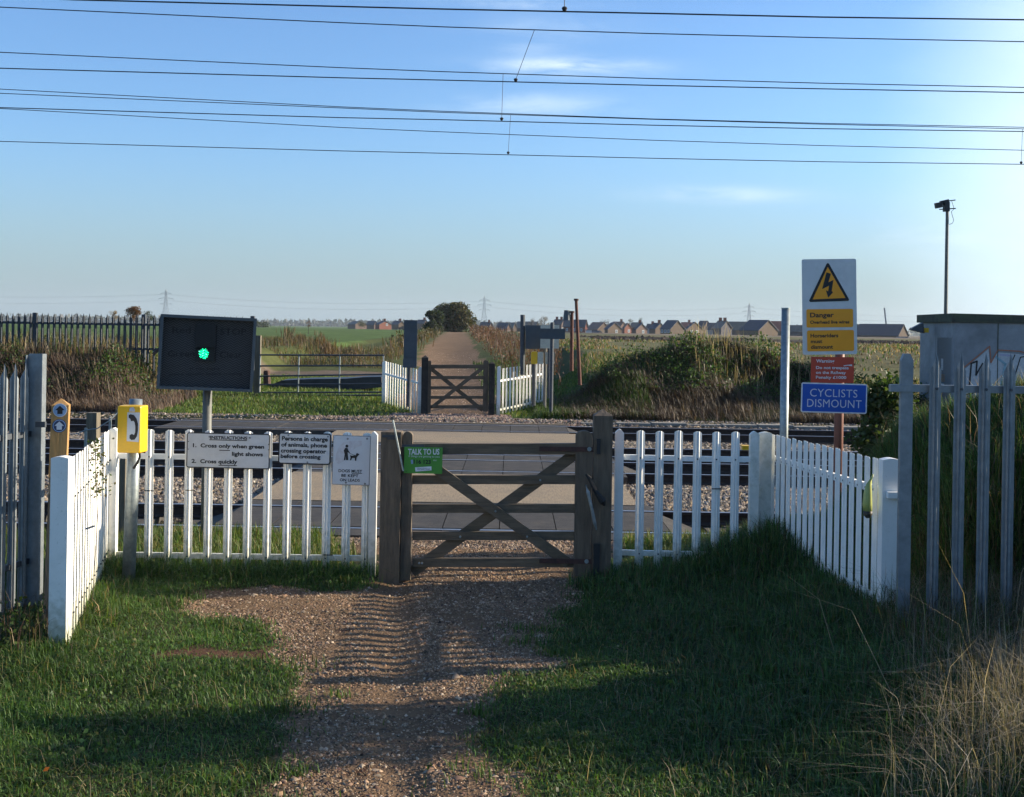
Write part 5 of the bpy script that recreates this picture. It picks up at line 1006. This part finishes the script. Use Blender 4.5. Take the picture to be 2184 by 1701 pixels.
tree(925, 712, 664, 50, 228, 'lower dark tree joined to the left of the big round tree', GD, 5000, .36, .1, nb=12)
for a in ((770, 699, 686, 26, 560, 'small dark tree left of the field-edge houses', GD, 700), (658, 702, 683, 15, 130, 'rounded brown bush standing alone in the green field', RB, 700), (285, 690, 655, 42, 70, 'rust coloured bush above the far left palisade', RB, 2200), (242, 690, 662, 24, 75, 'pale straw coloured bush left of the rust coloured one', ((.30, .22, .15), (.22, .17, .11)), 900),
          (318, 690, 664, 30, 300, 'dark green tree hidden partly by the light box', GD, 900), (1160, 716, 668, 34, 330, 'bare pale tree behind the far light box', ((.20, .17, .15), (.14, .12, .11)), 1500, None, .2, True), (1133, 714, 676, 22, 340, 'small bare tree left of the pale one', ((.10, .08, .07),), 700, None, .2, True),
          (1286, 705, 676, 26, 640, 'dark leafy tree behind the red brick house', GD, 500), (1297, 705, 678, 12, 640, 'thin tree beside the dark leafy one', GB, 250), (1342, 705, 680, 22, 640, 'low rounded tree between chimneys', GB, 500), (1366, 705, 676, 16, 600, 'dark upright conifer behind the estate roofs', GD, 500), (1997, 700, 700, 1, 600, '', GD, 0),
          (560, 700, 688, 50, 700, 'low dark copse beyond the crossing light box', GD, 900)):
    if a[7]: tree(*a)
# far tree belt at the left horizon
n = 9000; x = rng.uniform(-1350, 1400, n); y = rng.uniform(2650, 2950, n); hh2 = 5+12*fbm(x, y*0, .006, 4)
v = cards(np.stack([x, y, .7+rng.random(n)*hh2], 1), rng.uniform(8, 14, n), pal(n, (.03, .04, .03), (.04, .045, .035), jit=.1))
link('distant_woods', npmesh('distant_woods', v[0], v[1], v[2], v[3]), kind='stuff', label='faint line of woods along the horizon')
# ------------------------------------------------------------------ undergrowth
def veg(name, label, parts_, kind='stuff', **k):
    v = join(parts_); return link(name, npmesh(name, v[0], v[1], v[2], v[3]), kind=kind, label=label, **k)
BRN_SHADED = ((.085, .055, .036), (.06, .04, .028), (.11, .078, .05), (.045, .032, .022)); DRY = ((.26, .19, .11), (.20, .14, .08), (.32, .25, .16), (.15, .10, .06)); BRN = ((.16, .10, .06), (.12, .075, .05), (.20, .14, .085), (.09, .06, .04)); GRN = ((.05, .10, .02), (.07, .13, .025), (.04, .075, .018), (.09, .14, .03)); DGR = ((.03, .055, .015), (.045, .075, .02), (.06, .09, .025))  # far banks' brown is darkened to put their shade into the colour
def gb(x, y, h, w, cs, bend=.6, az=None, jit=.25, dz=-.01):
    n = len(x); return blades(pos(x, y, dz), h*rng.uniform(.55, 1.25, n), w*rng.uniform(.6, 1.3, n), rng.random(n)*6.283 if az is None else az+rng.normal(size=n)*.5, rng.normal(size=n)*bend if az is None else np.abs(rng.normal(size=n))*bend, pal(n, *cs, jit=jit))
# lawn left and verge
def lawnd(x, y):
    xj, yj = x+rng.normal(size=len(x))*.07, y+rng.normal(size=len(x))*.05
    return (~path_mask(xj, yj))*inview(x, y)*(~(soil_mask(x+rng.normal(size=len(x))*.04, y) & (rng.random(len(x)) < .93)))*np.clip(.35+1.5*fbm(x, y, 1.1), .3, 1)
x, y = scat(260000, -4.6, 1.2, 4.8, 10.6, lambda x, y: lawnd(x, y)*np.clip(9/(y+1.5), .45, 1))
hv = .018+.055*fbm(x+3, y, 1.8)**1.5; hv += .12*np.exp(-((y-10.15)/.22)**2)*(x < .4)+.07*np.exp(-((x+3.0+.2*(y-8))/.25)**2)
n = len(x); nn = fbm(x, y, .9); cs = pal(n, (.055, .115, .022), (.075, .14, .028), (.042, .085, .02), jit=.25); cs = cs*(.55+1.0*fbm(x+7, y, 2.2)[:, None]); yel = rng.random(n) < .06+.5*np.clip(nn-.5, 0, 1); cs[yel] = pal(yel.sum(), (.22, .19, .08), (.16, .15, .05))
veg('lawn_grass', 'short green grass left of the gravel path', [blades(pos(x, y, -.006), hv*rng.uniform(.5, 1.4, n), rng.uniform(.004, .0085, n), rng.random(n)*6.28, rng.normal(size=n)*1.2, cs)])
x, y = scat(15000, -4.4, 4.2, 5.0, 10.3, lambda x, y: lawnd(x, y)*(fbm(x+31, y, 2.0) > .56)*1.); n = len(x)
veg('lawn_weeds', 'broad-leaved weeds and clover scattered through the verges', [cards(pos(x, y)+np.stack([0*x, 0*x, .01+.03*rng.random(n)], 1), rng.uniform(.014, .036, n), pal(n, (.06, .12, .03), (.09, .15, .04), (.05, .09, .03), (.14, .14, .06)))])
x, y = scat(2600, -4.2, 4.0, 5.0, 10.2, lambda x, y: lawnd(x, y)); n = len(x)
veg('dead_stalks', 'dead straw-coloured stalks lying in the turf', [blades(pos(x, y), rng.uniform(.05, .16, n), .003, rng.random(n)*6.28, rng.normal(size=n)*1.6, pal(n, (.34, .27, .16), (.26, .20, .11)))])
# right rough grass, longer
x, y = scat(170000, .0, 5.0, 4.8, 10.9, lambda x, y: lawnd(x, y)*(x > .2)*np.clip(9/(y+1.5), .5, 1))
n = len(x); hv = .03+.06*sst((x-.5)/1.6)+.11*fbm(x, y, 1.5)*sst((x-.4)/1.2)+.10*np.exp(-((y-10.2)/.5)**2); nn = fbm(x, y, 1.)
cs = pal(n, (.04, .085, .024), (.055, .105, .03), (.03, .065, .02), jit=.35)*(.95+1.1*nn[:, None]); yel = rng.random(n) < .14; cs[yel] = pal(yel.sum(), (.18, .16, .08), (.13, .10, .05))
veg('rough_grass', 'long dark green grass right of the gravel path', [blades(pos(x, y, -.006), hv*rng.uniform(.5, 1.4, n), rng.uniform(.005, .010, n), rng.random(n)*6.28, rng.normal(size=n)*.9, cs)])
# grass tufts on the path edges
tx, ty = scat(560, -2.9, 1.5, 5.2, 9.6, lambda x, y: .33*path_mask(x, y)*(~(path_mask(x-.28, y) & path_mask(x+.28, y) & path_mask(x, y+.2)))*(~inpoly(x, y, gp([(400, 1255), (900, 1255), (900, 1400), (620, 1400)])))*1.0); B_ = []
for a_, b2 in zip(tx, ty):
    n = rng.integers(40, 130); r = rng.uniform(.04, .14); x = a_+rng.normal(size=n)*r; y = b2+rng.normal(size=n)*r*.7; B_.append(blades(pos(x, y, -.003), rng.uniform(.03, .085, n), .0065, rng.random(n)*6.28, rng.normal(size=n)*.8, pal(n, *GRN)))
veg('grass_tufts', 'small tufts of grass on the gravel', B_)
# dry tall grass at right foreground
x, y = scat(15000, 1.5, 3.9, 4.8, 7.9, lambda x, y: np.clip((x-.33*y+.18)/.6, 0, 1)*(fbm(x, y, 1.4)*1.6 > .55)); n = len(x)
B_ = [blades(pos(x, y), rng.uniform(.12, .42, n)+.10*sst((x-.36*y)/.6), rng.uniform(.002, .004, n), rng.random(n)*6.28, rng.normal(size=n)*1.0, pal(n, (.34, .29, .22), (.27, .23, .17), (.20, .16, .115)))]
x, y = scat(5000, 2.3, 5.0, 6.6, 7.9); B_.append(gb(x, y, .36, .005, BRN+DGR+GRN[:2], .8))
k = rng.integers(0, n, 900) if n else []; 
x, y = scat(34, 1.9, 3.4, 5.4, 7.4); n = len(x); B_.append(blades(pos(x, y), rng.uniform(.5, .95, n), .0038, rng.random(n)*6.28, rng.normal(size=n)*.7, pal(n, (.42, .33, .22))))
veg('dry_grass', 'tall pale dry grass stalks in the lower right corner', B_)
# unseen brambles added beyond right edge to shade the verge; seen bank behind palisade
B_ = []
x, y = scat(52000, 3.0, 6.4, 5.6, 9.4, lambda x, y: (np.clip((x-.42*y-.25)/.3, 0, 1))); n = len(x); top = np.clip((x-np.where(y < 7.0, 1.7, .45))*.35-H(x, y), .15, 2)*(.8+.35*fbm(x, y, 1.2))*np.where(y > 8.1, .75, 1)+1.0*sst((y-7.35)/.15)*sst((8.0-y)/.15)*(x > 3.9); B_.append(cards(np.stack([x, y, H(x, y)+rng.random(n)**.8*top], 1), rng.uniform(.04, .09, n), pal(n, *DGR)))
veg('shade_thicket', 'unseen bramble thicket added right of the verge to shade it', B_)
B_ = []
x, y = scat(26000, 2.75, 6.5, 8.2, 11.6, lambda x, y: np.clip((x-2.85)/.5, 0, 1)); B_.append(gb(x, y, .17, .010, ((.05, .11, .022), (.07, .14, .03), (.035, .07, .02)), .8))
x, y = scat(700, 2.8, 6.5, 8.0, 11.0); B_.append(gb(x, y, .4, .006, DRY, .6))
x, y = scat(5200, 2.55, 4.6, 7.5, 8.9); B_.append(gb(x, y, .32, .006, BRN+GRN*2, .9)); 
veg('bank_grass', 'grassy bank rising behind the right palisade fence', B_)
def bush(px, py, d, rx, rz_, n, cs, label, s=.05, ry=None):
    c = P(px, py, d); ry = ry or rx; zb = float(H(c.x, d)); t = thing('bramble_bush', (c.x, d, zb), label, 'bush'); v = rng.normal(size=(n, 3)); v /= np.linalg.norm(v, axis=1)[:, None]; v *= (rng.random(n)**.35*(.75+.5*rng.random(n)))[:, None]
    Pp = np.array(c)+v*np.array([rx, ry, rz_]); q_ = cards(Pp, s*rng.uniform(.6, 1.4, n), pal(n, *cs)); m_ = MB()
    for i in range(6): e = Pp[rng.integers(0, n)]; m_.tube([(c.x+rng.normal()*.05, d, zb-.05), ((c.x+e[0])/2, (d+e[1])/2, (zb+e[2])/2+.1), tuple(e)], [.012, .009, .004], 5)
    m_.obj('stems', 'bark', t); link('foliage', npmesh('foliage', q_[0]-np.array(wloc(t)), q_[1], q_[2], q_[3]), t)
bush(1895, 880, 12.0, .26, .36, 3000, DGR, 'dark bramble bush beside the right palisade post', .05)
bush(1875, 945, 11.8, .25, .2, 1400, DGR, 'low bramble bush below the cyclists sign', .05)
# weeds at fence feet on the left
B_ = []
x, y = scat(1500, -3.8, -2.6, 7.6, 10.8, lambda x, y: np.exp(-((x+2.78+.22*(y-7.9))/.16)**2)); B_.append(gb(x, y, .16, .010, GRN+((.2, .15, .08),), .8))
x, y = scat(700, -4.0, -2.95, 7.4, 8.1); n = len(x); B_.append(cards(np.stack([x, y, H(x, y)+rng.random(n)**1.5*.3], 1), .035, pal(n, *DGR))); x, y = scat(300, -4.0, -2.9, 7.4, 8.2); B_.append(gb(x, y, .35, .004, BRN, .7))
veg('fence_weeds', 'weeds and twigs at the foot of the left fence', B_)
cw_ = P(193, 1010, 8.9); n = 170; x = cw_.x+rng.normal(size=n)*.03+.0; z = rng.uniform(.85, 1.25, n); y = 8.8+rng.normal(size=n)*.05+(x*0)
t = thing('climbing_weed', (cw_.x, 8.9, .1), 'thin weed growing up against the sunlit left pickets', 'weed'); v = cards(np.stack([x+.07+ (1.25-z)*.1, y, z], 1), .026, pal(n, (.05, .08, .02), (.09, .08, .03))); link('leaves', npmesh('leaves', v[0]-np.array(wloc(t)), v[1], v[2], v[3]), t); MB().tube([(cw_.x+.06, 8.8, 0), (cw_.x+.09, 8.8, .7), (cw_.x+.06, 8.8, 1.25)], .003, 4).obj('stem', 'bark', t)
# grass between near fence and first track
x, y = scat(60000, -6.5, 6.2, 10.3, 12.45, lambda x, y: (~path_mask(x, y, .2))*inview(x, y, .6)*(1.0*((x < -1.75+.5*fbm(x, y, 2)) | (x > 1.1)))); n = len(x)
veg('trackside_grass', 'sunlit grass between the picket fence and the nearest rail', [blades(pos(x, y, -.01), rng.uniform(.07, .22, n)*np.clip((12.9-y), .35, 1), rng.uniform(.006, .012, n), rng.random(n)*6.28, rng.normal(size=n)*.7, pal(n, (.07, .13, .025), (.10, .16, .03), (.14, .17, .045), (.20, .17, .07), (.05, .10, .02)))])
# far side short grass
x, y = scat(90000, -13, 3.2, 28.2, 43, lambda x, y: (~far_path(x, y))*(~((y < 31.5) & (x < -8.6)))*1.0); n = len(x)
veg('far_grass', 'bright short grass around the metal field gate', [blades(pos(x, y, -.01), rng.uniform(.04, .13, n), rng.uniform(.012, .026, n), rng.random(n)*6.28, rng.normal(size=n)*.7, pal(n, (.085, .15, .03), (.11, .18, .035), (.17, .18, .05), (.07, .12, .025)))])
x, y = scat(34000, 2.5, 55, 44, 84, lambda x, y: (x < y*.46)*(fbm(x, y, .12) > .42)*1.); n = len(x)
veg('field_tussocks', 'rough tussocks on the fallow field before the estate', [blades(pos(x, y, -.02), rng.uniform(.08, .24, n), rng.uniform(.03, .08, n), rng.random(n)*6.28, rng.normal(size=n)*.7, pal(n, *DRY[:3], *GRN, *BRN[:2]))])
x, y = scat(9000, 6, 62, 84, 118, lambda x, y: np.clip(np.exp(-((y-92)/3.)**2)+np.exp(-((y-108)/4.)**2), 0, 1)*(fbm(x, y, .15) > .40)); n = len(x)
veg('soil_heaps', 'dark ridges of turned soil across the fallow field', [stones(pos(x, y)+np.stack([0*x, 0*x, rng.random(n)*.05], 1), rng.uniform(.15, .42, n), pal(n, (.05, .038, .028), (.08, .06, .04)))])
# left far bank
B_ = []
x, y = scat(26000, -16, -8.3, 28.0, 32.5, lambda x, y: .3+.7*(fbm(x, y, .6) > .42)); B_.append(gb(x, y, .34, .016, BRN_SHADED+BRN, 1.3, az=1.2)); x, y = scat(17000, -16, -8.6, 29.3, 33.5, lambda x, y: (fbm(x+4, y, .7) > .47)*1.); n = len(x)
B_.append(cards(pos(x, y)+np.stack([0*x, 0*x, rng.random(n)*.6*np.clip(fbm(x+20, y, 1.3)*2.2-.75, .05, 1)], 1), rng.uniform(.04, .085, n), pal(n, *GRN[:3], *DGR))); x, y = scat(4000, -16, -8.6, 31, 33.5); B_.append(gb(x, y, .5, .025, DRY+GRN[:1], .4))
veg('left_bank_scrub', 'brown grass and brambles on the far left bank', B_)
# right far bank
B_ = []
x, y = scat(52000, 1.2, 13.5, 28.1, 33.2, lambda x, y: np.clip((x-1.0)*.8, 0, 1)*(.3+.7*(fbm(x, y, .6) > .40))); B_.append(gb(x, y, .30, .016, BRN_SHADED, 1.3, az=1.2)); x, y = scat(26000, 1.8, 13.5, 30.3, 34, lambda x, y: (fbm(x+4, y, .6) > .46)*1.); n = len(x)
B_.append(cards(pos(x, y)+np.stack([0*x, 0*x, rng.random(n)*.75*np.clip(fbm(x+20, y, 1.3)*2.2-.75, .05, 1)], 1), rng.uniform(.04, .085, n), pal(n, *GRN[:3], *DGR))); x, y = scat(12000, 2.2, 16, 31.5, 46); B_.append(gb(x, y, .28, .022, DRY+GRN, .6)); x, y = scat(9000, .6, 3.4, 28.3, 31.5); B_.append(gb(x, y, .22, .025, DGR+GRN[:1], .6))
x, y = scat(260, 4.8, 8.0, 31, 34); B_.append(gb(x, y, .62, .016, ((.36, .29, .19),), .3))
veg('right_bank_scrub', 'brown grass, dock and brambles on the far right bank', B_)
# weed strip by the left field and lane edges
B_ = []
x, y = scat(12000, -16, -4.5, 50, 70, lambda x, y: (x < pathx(y)-2.6)*(.2+.8*(fbm(x, y, .35) > .48))); n = len(x); B_.append(gb(x, y, .44, .026, BRN+((.20, .15, .09),)+((.09, .09, .04), (.07, .09, .03))*2, 1.1))
for i in range(7):
    bx_, by_ = rng.uniform(-14, -6), rng.uniform(54, 66); k = 150; x = bx_+rng.normal(size=k)*.22; y = by_+rng.normal(size=k)*.22; b0 = pos(x, y); b0[:, 2] += rng.random(k)**1.3*rng.uniform(.3, .8); B_.append(blades(b0, .35, .03, rng.random(k)*6.28, rng.normal(size=k)*.4, pal(k, *BRN, (.08, .07, .03))))
x, y = scat(1600, -26, -13, 36, 60); B_.append(gb(x, y, .6, .04, ((.09, .09, .04), (.12, .10, .05)), .5))
x, y = scat(5200, -10, -2.5, 72, 190, lambda x, y: np.exp(-((x-pathx(y)+3.0)/.8)**2)); B_.append(gb(x, y, .75, .07, GB[:3]+BRN[:2], .8)); n = len(x); B_.append(cards(pos(x, y)+np.stack([0*x, 0*x, rng.random(n)*.9], 1), rng.uniform(.10, .22, n), pal(n, *GB)))
veg('field_weeds', 'tall brown weeds along the near edge of the green field', B_)
t = thing('lane_hedge', (-.5, 60, .3), 'reddish brown twiggy hedge along the right side of the lane', 'hedge'); B_ = []
x, y = scat(30000, -8, 4.5, 36, 185, lambda x, y: ((x > pathx(y)+1.9) & (x < pathx(y)+4.4+sst((70-y)/30)*1.2) & (x < .041*y))*np.clip(1.4-y/160, .25, 1)); n = len(x); hs = 1.15+.55*fbm(x, y, .3); 
bb_ = pos(x, y); bb_[:, 2] += rng.random(n)**.9*hs*.7; B_.append(blades(bb_, hs*rng.uniform(.12, .38, n), rng.uniform(.010, .026, n), rng.random(n)*6.28, rng.normal(size=n)*.9, pal(n, (.13, .06, .045), (.09, .045, .035), (.18, .095, .07), (.07, .05, .03))))
k = rng.random(n) < .8; B_.append(cards(bb_[k]+rng.normal(size=(k.sum(), 3))*.1, rng.uniform(.05, .11, k.sum())*np.clip(y[k]/60, 1, 2.2), pal(k.sum(), (.13, .06, .035), (.06, .055, .028), (.09, .05, .032), (.16, .09, .055)))); v = join(B_); link('twigs', npmesh('twigs', v[0]-np.array(wloc(t)), v[1], v[2], v[3]), t)
x, y = scat(6000, -3, 3.5, 30.5, 60, lambda x, y: (x > pathx(y)+1.0)*(x < pathx(y)+3.0)*1.); n = len(x); veg('lane_verge', 'green weeds at the foot of the lane hedge', [gb(x, y, .25, .03, DGR+GRN[:2], .6)])
# fallen leaves on the lawn
lf = pal(14, (.34, .10, .03), (.28, .13, .05)); x, y = scat(14, -3, -.8, 3.8, 6.5); v = cards(np.stack([x, y, H(x, y)+.05], 1), .035, lf); link('fallen_leaves', npmesh('fallen_leaves', v[0], v[1], v[2], v[3]), kind='stuff', label='a few orange fallen leaves on the grass')
# ------------------------------------------------------------------ haze
HZ = True
if HZ:
    m = D.materials.new('haze'); m.use_nodes = True; t_ = m.node_tree; t_.nodes.clear(); pv = N(t_, 'ShaderNodeVolumePrincipled'); pv.inputs['Color'].default_value = (.80, .90, 1, 1); pv.inputs['Density'].default_value = .00010; pv.inputs['Anisotropy'].default_value = .2
    ou = N(t_, 'ShaderNodeOutputMaterial'); t_.links.new(pv.outputs[0], ou.inputs['Volume']); MATS['haze'] = m
    MB().box(-2100, 2100, -40, 4050, -1.6, 75).obj('haze', 'haze', kind='stuff', label='thin morning haze over the fields')
